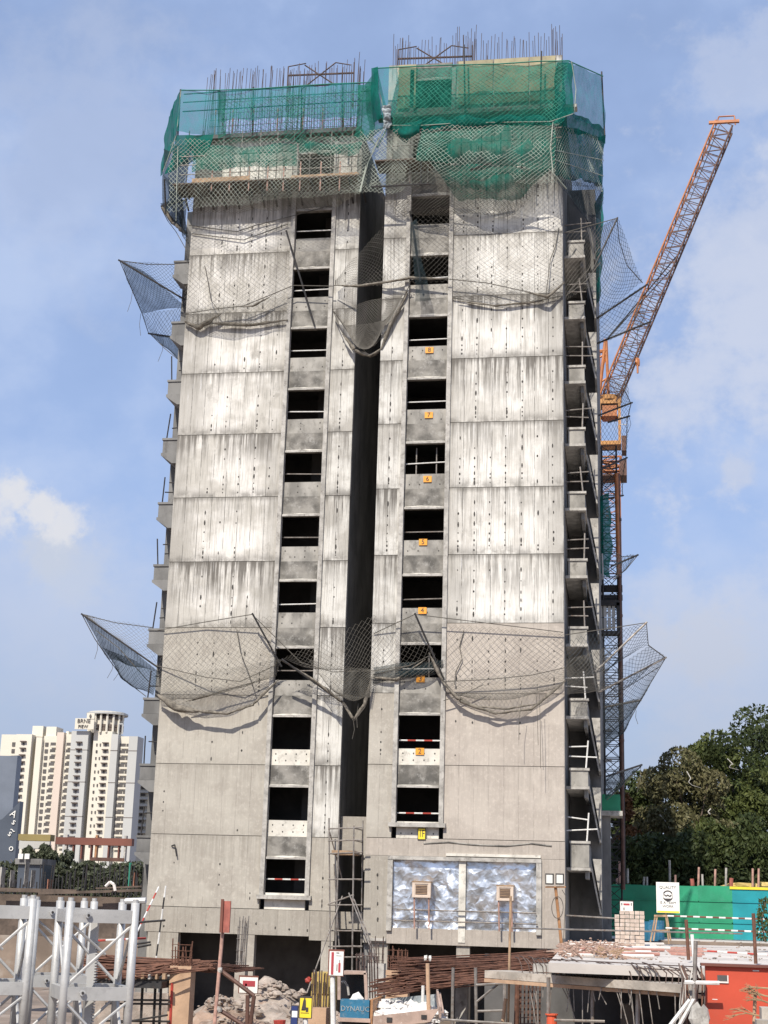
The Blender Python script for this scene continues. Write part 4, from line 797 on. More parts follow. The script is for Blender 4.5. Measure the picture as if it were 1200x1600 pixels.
# ================================================================== crane and hoist beside the tower
def lattice(mb, p, q, w, d, n, side, r=.05, rb=.03, taper=1., chords=True):
    """four-chord lattice boom from p to q; side = unit vector across, depth along the second normal"""
    p, q = Vector(p), Vector(q); ax = (q-p); s = Vector(side).normalized(); t = ax.cross(s).normalized(); prev = None
    for i in range(n+1):
        c = p+ax*i/n; k = 1+(taper-1)*i/n; ring = [c+s*w/2*k*a+t*d/2*k*b_ for a, b_ in ((-1, -1), (1, -1), (1, 1), (-1, 1))]
        for a in range(4): mb.tube(ring[a], ring[(a+1) % 4], rb, 4)
        if prev:
            for a in range(4):
                if chords: mb.tube(prev[a], ring[a], r, 5)
                b_ = (a+1) % 4
                if i % 2: mb.tube(prev[a], ring[b_], rb, 4)
                else: mb.tube(prev[b_], ring[a], rb, 4)
        prev = ring
    return mb
YC = 92.
cb = P(955, 1400, YC); crane = thing('tower_crane', 'orange luffing tower crane with raised lattice jib behind the tower', 'crane', (cb.x, YC, .25))
up = Vector((0, 0, 1))
m0, m1 = Vector((PX(957, 1000, YC), YC, .25)), Vector((PX(953, 700, YC), YC, PZ(953, 735, YC))); m0.x = m1.x
zsp = PZ(955, 900, YC); part('mast', lattice(MB(), m0, (m0.x, YC, zsp), 1.2, 1.2, 17, (1, 0, 0), .05, .025), 'dark_steel', crane); part('upper_mast', lattice(MB(), (m0.x, YC, zsp), m1, 1.2, 1.2, 8, (1, 0, 0), .06, .03), 'crane_orange', crane)
zc = [PZ(953, y, YC) for y in (640, 690, 735)]
part('climbing_frame', lattice(MB(), (m1.x, YC, zc[2]-.2), (m1.x, YC, zc[1]-1.2), 1.35, 1.35, 3, (1, 0, 0), .09, .05), 'crane_orange', crane)
part('cab_frame', MB().box((m1.x-.72, YC-.7, zc[1]-.15), (m1.x-.55, YC+.7, zc[0]+.2)).box((m1.x+.55, YC-.7, zc[1]-.15), (m1.x+.72, YC+.7, zc[0]+.2)).box((m1.x-.72, YC-.7, zc[0]+.2), (m1.x+.72, YC+.7, zc[0]+.5)).box((m1.x-.72, YC-.7, zc[1]-.4), (m1.x+.72, YC+.7, zc[1]-.15)), 'crane_yellow', crane)
part('slewing_ring', MB().tube((m1.x, YC, zc[0]+.5), (m1.x, YC, zc[0]+.8), .8, 16), 'crane_yellow', crane)
part('operator_cab', MB().box((m1.x+.75, YC-.6, zc[1]-.8), (m1.x+1.05, YC+.6, zc[1]+.2)), 'crane_dark', crane)
part('service_platform', MB().box((m1.x-.8, YC-.9, zc[2]-.6), (m1.x+1.05, YC+.9, zc[2]-.5)).box((m1.x+.6, YC-.9, zc[2]-.5), (m1.x+1.05, YC-.8, zc[2]+.5)), 'crane_dark', crane)
for z in (.5, 1.): part('platform_rail', MB().tube((m1.x+.6, YC-.7, zc[1]+.4+z), (m1.x+1.1, YC-.7, zc[1]+.4+z), .025, 5).tube((m1.x+1.1, YC-.7, zc[1]+.2), (m1.x+1.1, YC-.7, zc[1]+1.5), .025, 5), 'galvanised', crane)
ja, jb = P(950, 628, YC), P(1131, 198, YC-2)
jd = (jb-ja); side = jd.cross(Vector((0, 1, 0))).normalized()
part('jib', lattice(MB(), ja, jb, 1.15, 1.3, 34, side, .03, .028), 'crane_dark', crane)
tt = jd.cross(side).normalized()
for a, b_, mt in ((1, -1, 'crane_orange'), (1, 1, 'crane_orange'), (-1, -1, 'crane_dark'), (-1, 1, 'crane_dark')):
    o = side*.58*a+tt*.65*b_; part('jib_chord', MB().tube(ja+o, jb+o, .065, 6), mt, crane)
j0 = P(938, 640, YC)
part('jib_foot', MB().tube(P(940, 655, YC), ja-side*.58, .16, 6).tube(P(965, 655, YC), ja+side*.58, .14, 6).box(P(941, 650, YC-.6), P(964, 642, YC+.6)), 'crane_orange', crane)
e = jb; nd = jd.normalized()
part('jib_head', MB().box((e.x-1.0, e.y-.7, e.z-.08), (e.x+.95, e.y-.5, e.z+.1)).tube(e+Vector((-.5, 0, .1)), e+Vector((-.3, 0, .75)), .05, 5).tube(e+Vector((-.3, 0, .75)), e+Vector((.7, 0, .75)), .05, 5).tube(e+Vector((.7, 0, .75)), e+Vector((.75, 0, .1)), .05, 5), 'crane_orange', crane)
part('apex_frame', MB().tube(P(932, 655, YC), P(946, 530, YC), .12, 6).tube(P(952, 650, YC), P(947, 530, YC), .1, 6).tube(P(934, 560, YC), P(949, 552, YC), .07, 5).tube(P(934, 600, YC), P(950, 590, YC), .07, 5).tube(P(934, 600, YC), P(949, 552, YC), .05, 5).tube(P(936, 548, YC+1), P(936, 640, YC+1), .1, 6).tube(P(930, 550, YC), P(948, 548, YC), .12, 6), 'crane_orange', crane)
part('luffing_rope', MB().tube(P(947, 532, YC), ja.lerp(jb, .55)-side*.55, .045, 5).tube(P(947, 532, YC), ja.lerp(jb, .52)-side*.7, .035, 5), 'dark_steel', crane)
part('hoist_rope', MB().tube(jb+side*.3, P(968, 590, YC-1), .03, 4).tube(P(996, 505, YC-1), P(996, 560, YC-1), .02, 4), 'dark_steel', crane)
hk = P(996, 566, YC-1); part('hook_block', MB().rock(hk, .32, (.7, .6, 1.3), 8).tube(hk, hk-Vector((0, 0, .75)), .07, 5), 'crane_orange', crane)
# material hoist
YH = 74.
hx0, hx1 = PX(946, 1100, YH), PX(966, 1100, YH); hxm = (hx0+hx1)/2
t = thing('hoist_mast', 'dark lattice hoist mast rising along the tower\'s right flank', 'hoist', (hxm, YH, .25))
part('lattice', lattice(MB(), (hxm, YH, .3), (hxm, YH, PZ(956, 700, YH)), .75, .75, 40, (1, 0, 0), .05, .025), 'dark_steel', t)
part('tie_frame', MB().box((hxm-1.6, YH-.1, PZ(950, 925, YH)), (hxm+.6, YH+.1, PZ(950, 915, YH))).box((hxm-1.6, YH-.1, PZ(950, 938, YH)), (hxm+.6, YH+.1, PZ(950, 930, YH))), 'dark_steel', t)
for y in (1075, 1143, 1190, 1235): part('wall_tie', MB().beam(P(935, y, YH), P(956, y-2, YH), .12, .12), 'galvanised', t)
t2 = thing('hoist_cage', 'grey hoist cage with barred panes halfway up the mast', 'hoist cage', P(952, 990, YH-1)); a, b_ = P(934, 986, YH-1), P(968, 942, YH-1)
cf = part('frame', MB().box((a.x, YH-1.1, b_.z-.15), (b_.x, YH-.4, b_.z+.12)).box((a.x, YH-1.1, a.z-.15), (b_.x, YH-.4, a.z)).box((b_.x-.15, YH-1.1, a.z), (b_.x+.02, YH-.4, b_.z)).box((a.x, YH-1.1, a.z), (a.x+.06, YH-.4, b_.z)), 'dark_steel', t2)
for i in range(4):
    for j in range(2): w = (b_.x-a.x-.25)/4; h = (b_.z-a.z-.1)/2; part('pane', bx((a.x+.08+i*w, YH-1.0, a.z+.05+j*h), (a.x+.03+(i+1)*w, YH-.97, a.z+(j+1)*h)), 'far_grey', cf)
t = thing('riser_pipe', 'rust-brown vertical pipe running up beside the hoist mast', 'pipe', P(974, 1380, YH-.5))
part('pipe', MB().tube(P(974, 1390, YH-.5), P(966, 740, YH-.5), .09, 8), 'crane_dark', t)
part('upper_pipe', MB().tube(P(966.5, 900, YH-.6), P(963, 740, YH-.6), .10, 8), 'crane_orange', t)
for y in (810, 880, 960, 1060, 1155, 1270): part('collar', MB().tube(P(968+(y-900)*.012, y, YH-.5), P(968+(y-900)*.012, y+4, YH-.5), .14, 8), 'crane_dark', t)
f0 = surf(PP((934, 772, YH-1), (953, 770, YH-1), (955, 905, YH-1), (935, 890, YH-1)), (0, -.2, 0), .2, 5)
mono('shade_net', sheet_mb(f0, 10, 30), 'shade_green_dense', 'dark green cloth wrapped round the hoist below the crane cab', 'net', 'green nets round the top storeys', smooth=True)
t = thing('loading_gantry', 'green sheeted loading gantry at the foot of the hoist', 'gantry', P(955, 1380, 70)); a, b_ = P(941, 1268, 70), P(969, 1243, 70)
part('sheeting', bx((a.x, 69.4, a.z), (b_.x, 71, b_.z)), 'hoarding_green', t); part('slab', bx((a.x-.1, 69.3, a.z-.22), (b_.x+.1, 71.2, a.z-.004)), 'concrete_trim', t)
part('leg', bx((a.x, 69.6, .2), (PX(954, 1300, 70), 70.6, a.z-.23)), 'concrete_grey', t)
part('ladder_frame', MB().tube(P(941, 865, 70), P(942, 905, 70), .04, 5).tube(P(934, 865, 70), P(934, 905, 70), .04, 5), 'galvanised', t)
# ================================================================== trees beyond the hoarding
def leaf_cloud(mb, blobs, n, size):
    tot = sum(b_[1][0]*b_[1][2] for b_ in blobs)
    for c, rad in blobs:
        k = int(n*rad[0]*rad[2]/tot)
        for _ in range(k):
            while True:
                d = Vector((rnd(-1, 1), rnd(-1, 1), rnd(-1, 1)))
                if .05 < d.length < 1: break
            d = d.normalized()*(d.length**.45); p = Vector((c[0]+d.x*rad[0], c[1]+d.y*rad[1], c[2]+d.z*rad[2]))
            if mn.noise(p*1.3+Vector((5, 0, 0))) < -.30: continue
            a = Vector((rnd(-1, 1), rnd(-1, 1), rnd(-.6, .6))).normalized(); b_ = a.orthogonal().normalized(); b_.rotate(Matrix.Rotation(rnd(0, 6.28), 3, a)); cc = a.cross(b_); s = size*rnd(.5, 1.2)
            mb.quad(p-b_*s, p+cc*s*.45-b_*s*.1, p+b_*s, p-cc*s*.45+b_*s*.1)
    return mb
def tree(px, top, Y, wpx, mat, label, n, size=.2, base=.25, limbs=5, group='trees beyond the hoarding', name='broadleaf_tree', bare=0):
    tp = P(px, top, Y); b0 = Vector((tp.x, Y, base)); H = tp.z-base; R = wpx*Y/FPX/2; t = thing(name, label, 'tree', b0, group)
    mb = MB(); pts = [b0]; 
    for i in range(1, 6): pts.append(b0+Vector((rnd(-.25, .25)*i, rnd(-.25, .25)*i, H*.16*i)))
    for i in range(5): mb.tube(pts[i], pts[i+1], .32*(1-i*.17)*H/12, 8, .32*(1-(i+1)*.17)*H/12)
    part('trunk', mb, 'bark', t, smooth=True); blobs = []
    for i in range(limbs*6):
        a = rnd(0, 6.28); hh = rnd(.12, .88); rr = R*math.sin(math.pi*min(.97, hh*.75+.22))**.6*rnd(.2, .85)
        p = b0+Vector((math.cos(a)*rr, math.sin(a)*rr*.8, H*hh)); s = rnd(.24, .42)*R; blobs.append((p, (s*1.15, s, s*.8)))
    blobs.append((b0+Vector((0, 0, H*.9)), (R*.4, R*.4, H*.1)))
    for (p, _) in blobs[:limbs]:
        q = pts[min(4, 1+int(random.random()*4))]; lb = MB(); lb.tube(q, q.lerp(Vector(p), .5)+Vector((0, 0, .3)), .12, 5, .08).tube(q.lerp(Vector(p), .5)+Vector((0, 0, .3)), p, .08, 5, .03)
        part('limb', lb, 'bark', t)
    part('crown', leaf_cloud(MB(), blobs, n, size), mat, t)
    for _ in range(bare):
        p = Vector(random.choice(blobs)[0])+Vector((rnd(-1, 1), -R*.45, rnd(-.5, .5))); mbb = MB(); q = p
        for k in range(4): r_ = q+Vector((rnd(-.2, .7), rnd(-.2, .1), rnd(-.6, .1))); mbb.tube(q, r_, .045-.008*k, 4, .037-.008*k); q = r_
        part('bare_bough', mbb, 'concrete_trim', t)
    return t
tree(975, 1238, 104, 60, 'leaf_bloom', 'small tree with rust-red blossom beside the hoist pipe', 5000)
tree(1005, 1203, 112, 140, 'leaf_dark', 'dark tree just right of the rust-red one', 20000)
tree(1062, 1166, 108, 165, 'leaf_olive', 'pale olive tree with bare silvery boughs in the middle of the wood', 24000, .19, bare=4)
tree(1125, 1140, 118, 190, 'leaf_mid', 'mid-green tree with bare silvery boughs right of the olive one', 26000, bare=3)
tree(1185, 1100, 126, 220, 'leaf_dark', 'tallest dark tree at the photo\'s right edge', 28000, .22)
tree(1235, 1150, 112, 120, 'leaf_mid', 'green tree cut off by the photo\'s right edge', 8000)
tree(1020, 1300, 98, 110, 'leaf_dark', 'low dark tree right behind the sign on the hoarding', 9000)
tree(1100, 1275, 97, 120, 'leaf_mid', 'low bushy tree behind the middle of the green hoarding', 9000)
tree(1172, 1270, 98, 120, 'leaf_dark', 'low dark bushy tree behind the blue end of the hoarding', 9000)
mb = MB(); 
mono('undergrowth', leaf_cloud(MB(), [(P(x, y, 94), (2.6, 1., 1.6)) for x, y in ((970, 1360), (1010, 1345), (1050, 1350), (1095, 1340), (1140, 1350), (1180, 1345), (1210, 1350), (990, 1385), (1120, 1385), (1060, 1385), (1190, 1385))], 16000, .2), 'leaf_dark', 'dark undergrowth massed behind the green hoarding', 'shrubs', kind='stuff')
# ================================================================== green hoarding, deck and stores on the right
YF = 84.; zd = .28
t = thing('hoarding', 'green sheet hoarding with a blue end across the back of the deck', 'fence', (PX(1070, 1460, YF), YF, zd))
xs_ = [945, 958, 1003, 1047, 1092, 1144, 1190, 1240]
for i in range(len(xs_)-1):
    a, b_ = P(xs_[i]+.4, 1464, YF), P(xs_[i+1]-.4, 1382+(xs_[i]-945)*.025, YF)
    o = part('sheet', bx((a.x, YF-rnd(0, .05), zd+.05), (b_.x, YF+.06, b_.z+rnd(-.04, .04))), 'hoarding_blue' if i >= 5 else 'hoarding_green', t)
    for k in (.3, .72): part('batten', bx((a.x, YF-.07, zd+.1+k*2.6), (b_.x, YF-.052, zd+.14+k*2.6)), 'hoarding_green' if i < 5 else 'hoarding_blue', t)
part('top_strip', bx((PX(1140, 1388, YF), YF-.08, PZ(1170, 1390, YF)), (PX(1240, 1388, YF), YF+.1, PZ(1170, 1386, YF))), 'sign_yellow', t)
for x, y0, y1, c in ((968, 1344, 1380, 0), (1006, 1370, 1384, 1), (1011, 1370, 1384, 1), (1047, 1344, 1384, 1), (1055, 1367, 1384, 0), (1082, 1373, 1384, 2), (1091, 1355, 1386, 0), (1098, 1366, 1386, 1), (1117, 1358, 1386, 0), (1134, 1356, 1388, 1), (1176, 1357, 1388, 0), (1185, 1357, 1388, 0), (1142, 1372, 1388, 2), (981, 1357, 1380, 1), (964, 1372, 1382, 0)):
    part('post', MB().tube(P(x, y1, YF+.2), P(x+rnd(-1, 1), y0, YF+.2),   .06 if c < 2 else .11, 6), ('red_post', 'concrete_trim', 'board_red')[c], t)
mono('soil_bags', MB().rock(P(1155, 1385, YF+1), .8, (1.5, .6, .4)).rock(P(1178, 1386, YF+1), .6, (1.5, .6, .5)).rock(P(1195, 1385, YF+1), .5, (1.2, .6, .7)), 'yellow_sheet', 'row of dull yellow bags piled behind the blue hoarding', 'bags')
YDn = 40.
dk = MB(); 
dk.v += [tuple(P(857, 1503, YDn)), (20, YDn-1.2, zd), (24.2, 80, zd), (P(885, 1464, 66).x, 66, zd)]; dk.v = [(x, y, zd) for x, y, z in dk.v]+[(x, y, zd-.24) for x, y, z in dk.v]
dk.f = [(0, 1, 2, 3), (7, 6, 5, 4), (0, 4, 5, 1), (1, 5, 6, 2), (2, 6, 7, 3), (3, 7, 4, 0)]
me = dk.mesh('deck_slab'); me.materials.append(M['deck_concrete']); o = bpy.data.objects.new('deck_slab', me); link(o); setp(o, kind='structure')
mono('ground_beyond', bx((PX(945, 1450, 80.1), 80.05, zd-.5), (60, 92, zd+.004)), 'deck_concrete', kind='structure')
# sign on an easel
t = thing('notice_board', 'tall white notice reading QUALITY IS A TEAM WORK on an easel', 'sign', P(1045, 1475, 66)); YS = 66.
c0, c1 = P(1026, 1426, YS), P(1061, 1379, YS); cx = (c0.x+c1.x)/2; cz = (c0.z+c1.z)/2
part('board', bx((c0.x, YS, c0.z), (c1.x, YS+.04, c1.z)), 'sign_white', t); part('yellow_strip', bx((c0.x+.02, YS-.006, c0.z+.01), (c1.x-.02, YS-.002, c0.z+.08)), 'sign_yellow', t)
h = c1.z-c0.z
for s, f_, sz in (('QUALITY', .83, .17), ('IS A TEAM', .33, .15), ('WORK', .21, .15)): textmesh('lettering', s, sz, 'sign_ink', t, (cx, YS-.006, c0.z+h*f_))
lg = MB()
for i in range(24):
    a0, a1 = i*math.pi/12, (i+1)*math.pi/12; lg.beam((cx+.2*math.cos(a0), YS-.008, cz+h*.06+.2*math.sin(a0)), (cx+.2*math.cos(a1), YS-.008, cz+h*.06+.2*math.sin(a1)), .008, .05)
lg.path([(cx-.15, YS-.008, cz+h*.1), (cx-.07, YS-.008, cz+h*.05), (cx, YS-.008, cz+h*.09), (cx+.08, YS-.008, cz+h*.04), (cx+.15, YS-.008, cz+h*.09)], .025, 4); lg.box((cx-.12, YS-.01, cz-.1), (cx+.12, YS-.005, cz-.04))
part('emblem', lg, 'sign_ink', t)
for a, b_ in (((1045, 1475), (1040, 1426)), ((1016, 1472), (1024, 1430)), ((1048, 1470), (1042, 1430)), ((1021, 1470), (1027, 1430))): part('leg', MB().beam(P(*a, YS+.1), P(*b_, YS+.1), .06, .06), 'timber', t)
part('crossbar', MB().beam(P(1022, 1431, YS+.08), P(1042, 1431, YS+.08), .06, .09), 'timber', t); part('crossbar', MB().beam(P(1019, 1454, YS+.08), P(1043, 1454, YS+.08), .05, .07), 'timber', t)
# pack of blocks
YK = 60.; t = thing('block_stack', 'stack of pale concrete blocks wrapped in net on the deck', 'blocks', P(984, 1467, YK)); a, b_ = P(961, 1470, YK), P(1007, 1424, YK); nX, nZ = 6, 9; w = (b_.x-a.x)/nX; h = (b_.z-zd)/nZ
blk = shared('block', bx((.008, 0, .008), (w-.008, .55, h-.008)), 'block_pack')
for i in range(nX):
    for k in range(nZ):
        if k == nZ-1 and i < 1: continue
        o = place('block', blk, t, (a.x+i*w+rnd(-.012, .012), YK+rnd(-.02, .03), zd+.01+k*h))
c = P(979, 1417, YK+.2); t = thing('notice_board', 'small white sheet with red print leaning on the block stack', 'sign', c); part('board', bx((c.x-.24, YK+.15, c.z-.22), (c.x+.24, YK+.19, c.z+.2)), 'sign_white', t); part('frame', bx((c.x-.27, YK+.192, c.z-.24), (c.x+.27, YK+.21, c.z+.24)), 'dark_steel', t); part('red_print', bx((c.x-.12, YK+.14, c.z+.06), (c.x+.12, YK+.146, c.z+.13)), 'sign_red', t)
part('ink_mark', MB().box((c.x-.12, YK+.142, c.z-.12), (c.x-.08, YK+.147, c.z-.02)).box((c.x-.2, YK+.142, c.z+.05), (c.x-.16, YK+.147, c.z+.15)).box((c.x+.16, YK+.142, c.z+.05), (c.x+.2, YK+.147, c.z+.15)), 'sign_ink', t)
mono('blue_drum_rack', MB().tube(P(1017, 1470, 70), P(1017, 1440, 70), .45, 12).tube(P(1026, 1468, 70), P(1026, 1438, 70), .35, 12), 'truck_blue', 'dull blue drums between the block stack and the easel', 'drums')
# barrier rails on the deck
def F(px, py, z=None):
    d = ray(px, py); return EYE+d*(((zd if z is None else z)-EYE.z)/d.z)
def stripes(p, q, n, label, r=.035, mats=('white_paint', 'brown_beam'), legs=(), cat='barrier pole', group='barrier rails on the deck'):
    p, q = Vector(p), Vector(q); t = thing('barrier_pole', label, cat, p, group)
    for k in range(n): part('band', MB().tube(p.lerp(q, k/n), p.lerp(q, (k+1)/n), r, 6), mats[k % 2], t)
    for f_, z in legs: c = p.lerp(q, f_); part('stand', MB().tube((c.x, c.y, z), (c.x, c.y, c.z), .03, 6), 'steel_pipe', t)
stripes(P(1043, 1431, 64), P(1215, 1437, 64), 17, 'upper black and white rail in front of the hoarding'); stripes(P(1040, 1450, 64), P(1215, 1457, 64), 17, 'lower black and white rail in front of the hoarding')
stripes(P(1105, 1486, 48), P(1215, 1493, 48), 7, 'red and white pole lying along the deck at the right', .03, ('red_paint', 'white_paint'))
mono('barrier_pole', MB().tube(P(800, 1450, 56), P(1160, 1459, 60), .03, 6).tube(P(880, 1430, 62), P(962, 1435, 62), .03, 6), 'steel_pipe', 'long grey guard tube crossing in front of the block stack', 'barrier pole', 'barrier rails on the deck')
for x, y0, y1, Y, mt, lab in ((1177, 1427, 1506, 44, 'rust', 'thin rusty post standing on the deck\'s right part'), (1072, 1437, 1500, 44, 'rust', 'brown leaning post at the deck\'s edge, left of the pale one'), (1081, 1460, 1506, 44, 'white_paint', 'pale leaning post at the deck\'s edge, right of the brown one')):
    mono('deck_post', MB().tube(P(x+4, y1, Y), P(x, y0, Y), .05, 6), mt, lab, 'post', 'posts on the deck')
# pipes, boards and rubble heaped on the deck
for i in range(7): stripes(F(884+rnd(-4, 10), 1473+i*3.2, zd+.06), F(1020+rnd(-10, 40), 1475+i*3.2, zd+.06), 1, ['white pipe at the back of the pipe heap on the deck', 'second pale pipe from the back of the deck\'s heap', 'third pale pipe in the deck\'s heap', 'pipe in the middle of the deck\'s heap', 'fifth pipe from the back of the deck\'s heap', 'sixth pipe, near the front of the deck\'s heap', 'pipe at the very front of the deck\'s heap'][i], .055, (('pvc_white', 'pvc_red')[i in (3, 5)],)*2, (), 'pipe', 'pipes heaped on the deck')
for i in range(6): mono('board', MB().beam(F(1035+i*3, 1480+i*2.2, zd+.03), F(1100+rnd(-8, 8), 1482+i*2.4, zd+.03), .12, .04), 'pvc_red', ['rear', 'second', 'third', 'fourth', 'fifth', 'front'][i]+' red-brown plank lying by the deck\'s leaning posts', 'plank', 'red-brown planks on the deck')
mb = MB()
for i in range(420):
    c = F(rnd(872, 985), rnd(1478, 1500)); h_ = .32*max(0, 1-abs(c.x-F(915, 1488).x)/1.5)
    if i % 4: mb.rock((c.x, c.y, zd+rnd(0, h_+.03)), rnd(.025, .09), (1.2, 1, .7), 5)
    else: mb.beam((c.x, c.y, zd+rnd(.02, h_+.05)), (c.x+rnd(-.5, .5), c.y+rnd(-.4, .4), zd+rnd(.02, h_+.1)), .05, .03)
mono('debris_heap', mb, 'pink_scrap', 'heap of reddish broken scrap on the near edge of the deck', 'debris', kind='stuff')
mb = MB()
for i in range(30): c = F(rnd(940, 970), rnd(1490, 1500)); mb.beam((c.x, c.y, zd+rnd(.05, .2)), (c.x+rnd(-.5, .5), c.y+rnd(-.3, .3), zd+rnd(-.2, .3)), .04, .03)
mono('timber_scraps', mb, 'timber', 'tangle of short timber scraps hanging over the deck\'s near edge', 'debris', kind='stuff')
mb = MB()
for i in range(120): c = F(rnd(990, 1195), rnd(1470, 1504)); mb.rock((c.x, c.y, zd+.02), rnd(.02, .07), (1.3, 1, .6), 5)
mono('deck_litter', mb, 'rubble', 'small stones and litter strewn over the pale deck', 'litter', kind='stuff')
# ================================================================== distance on the left
YA = 600.
ap = thing('apartment_block', 'cream high-rise apartment block with round rooftop crown, far left', 'building', (PX(110, 1400, YA), YA, .25))
def AX(px): return PX(px+(1240-1240), 1240, YA)
zt_ = lambda y: PZ(110, y, YA)
flo = [zt_(1161+10.55*i) for i in range(16)]
def strip(a, b_, top, mat, dy=0., name='wall'): return part(name, bx((AX(a), YA+dy, .25), (AX(b_), YA+9, zt_(top))), mat, ap)
for a, b_, top, mat, dy in ((-12, 17, 1147, 'far_white', 4), (17.2, 42, 1148, 'far_white', 0), (42.2, 47.5, 1154, 'far_shade', 7), (47.7, 57, 1152, 'far_white', 1), (57.2, 80, 1149, 'far_white', 3), (80.2, 91, 1144, 'far_pink', 1), (91.2, 104, 1146, 'far_white', 3), (104.2, 131, 1142, 'far_grey', 0), (131.2, 136.6, 1147, 'far_shade', 7), (136.8, 166, 1141, 'far_white', 2), (166.2, 177, 1146, 'far_grey', 1), (177.2, 194, 1148, 'far_white', 4), (194.2, 208, 1149, 'far_grey', 1)): strip(a, b_, top, mat, dy)
for a, b_, y1, y0 in ((36, 53, 1133, 1150), (58, 74, 1134, 1150), (90, 94, 1141, 1160)): part('roof_tank', bx((AX(a), YA+4, zt_(y0)), (AX(b_), YA+12, zt_(y1))), 'far_white', ap)
w1 = 10*YA/FPX/4
def wmesh(wpx, hpx, mat, d=.5): w, h = wpx*YA/FPX, hpx*YA/FPX; return shared('window', bx((-w/2, 0, -h/2), (w/2, d, h/2)), mat)
win_s = wmesh(2, 4.2, 'far_opening'); win_b = wmesh(8.5, 6.4, 'far_opening'); win_m = wmesh(5.5, 6., 'far_opening'); shd = shared('sunshade', bx((-1.3, -1.2, -.2), (1.3, 0, .2)), 'far_shade'); rail_m = shared('balcony_rail', bx((-1.2, -.9, -.35), (1.2, -.7, .35)), 'far_white'); win_t = wmesh(3.2, 4., 'far_opening')
for i, z in enumerate(flo):
    for px, m_, dy in ((62.5, win_m, 3), (72.5, win_b, 3), (97.5, win_b, 3), (143, win_s, 2), (148.5 if i % 2 == 0 else 143.8, win_s, 2), (157, win_t, 2), (182, win_b, 4), (190, win_m, 4), (10, win_b, 4)):
        place('window', m_, ap, (AX(px), YA+dy-.3, z-.4))
    for px, dy in ((30, 0), (118, 0), (157, 2)): place('sunshade', shd, ap, (AX(px), YA+dy-.02, z+.4))
    for px, dy in ((30, 0), (118, 0)): place('window', win_t, ap, (AX(px), YA+dy-.2, z-.6))
    for px, dy in ((72.5, 3), (97.5, 3), (182, 4), (190, 4)): place('balcony_rail', rail_m, ap, (AX(px)+.5, YA+dy-.0, z-1.3))
for z in (1172, 1222, 1276):
    for a, b_ in ((104.2, 131), (166.2, 177), (194.2, 208)): part('groove', bx((AX(a), YA-.06 if a < 110 else YA+.9, zt_(z)), (AX(b_), YA+1.5, zt_(z)+.25)), 'far_shade', ap)
cc = Vector((AX(147), YA+9, 0)); R_ = 34*YA/FPX
def disc(r, y1, y0, mat, name): part(name, MB().tube((cc.x, cc.y, zt_(y0)), (cc.x, cc.y, zt_(y1)), r, 28), mat, ap)
disc(R_*.72, 1118, 1143, 'far_white', 'crown_drum'); disc(R_*1.0, 1111, 1114, 'far_grey', 'crown_roof'); disc(R_*.9, 1109.5, 1111, 'far_white', 'crown_roof')
for i in range(9):
    a = -math.pi*(.05+.9*i/8); part('crown_post', MB().tube((cc.x+R_*.86*math.cos(a), cc.y+R_*.86*math.sin(a), zt_(1143)), (cc.x+R_*.86*math.cos(a), cc.y+R_*.86*math.sin(a), zt_(1114)), .5, 6), 'far_white', ap)
for y in (1119, 1132, 1137): part('crown_opening', MB().tube((cc.x+1, cc.y-.4, zt_(y)-.5), (cc.x+1, cc.y-.4, zt_(y)+.6), R_*.73, 28), 'far_shade', ap)
a, b_ = AX(111), AX(141); part('roof_sign', bx((a, YA-2, zt_(1140)), (b_, YA-1.4, zt_(1123))), 'far_white', ap); part('roof_sign', bx((AX(129), YA-2.2, zt_(1124)), (AX(141), YA-1.5, zt_(1115))), 'far_white', ap)
textmesh('sign_lettering', 'BRNE', 2.4, 'far_opening', ap, ((a+b_)/2-.3, YA-2.2, zt_(1127.5)), .1); textmesh('sign_lettering', 'PIEW', 1.9, 'far_opening', ap, ((a+b_)/2-.5, YA-2.2, zt_(1136)), .1)
part('sign_emblem', MB().rock((AX(135), YA-2.3, zt_(1120)), .9, (.8, .3, 1.2)), 'far_opening', ap)
part('roof_frame', MB().tube((AX(173), YA+4, zt_(1145)), (AX(173), YA+4, zt_(1129)), .3, 5).tube((AX(179), YA+4, zt_(1145)), (AX(179), YA+4, zt_(1129)), .3, 5).tube((AX(173), YA+4, zt_(1129)), (AX(179), YA+4, zt_(1129)), .3, 5), 'far_grey', ap)
YB2 = 640.; ap2 = thing('apartment_block', 'stepped white block squeezed between the high-rise and the tower', 'building', (PX(222, 1400, YB2), YB2, .25))
part('wall', bx((PX(207, 1260, YB2), YB2, .25), (PX(240, 1260, YB2), YB2+20, PZ(220, 1215, YB2))), 'far_white', ap2)
for i in range(8): y = 1226+i*10.5; part('balcony', bx((PX(209, 1260, YB2), YB2-2.2, PZ(220, y+2.5, YB2)), (PX(236, 1260, YB2), YB2-.02, PZ(220, y-1, YB2))), 'far_grey', ap2); part('window', bx((PX(219, 1260, YB2), YB2-.4, PZ(220, y+7, YB2)), (PX(226, 1260, YB2), YB2-.02, PZ(220, y+3.5, YB2))), 'far_opening', ap2)
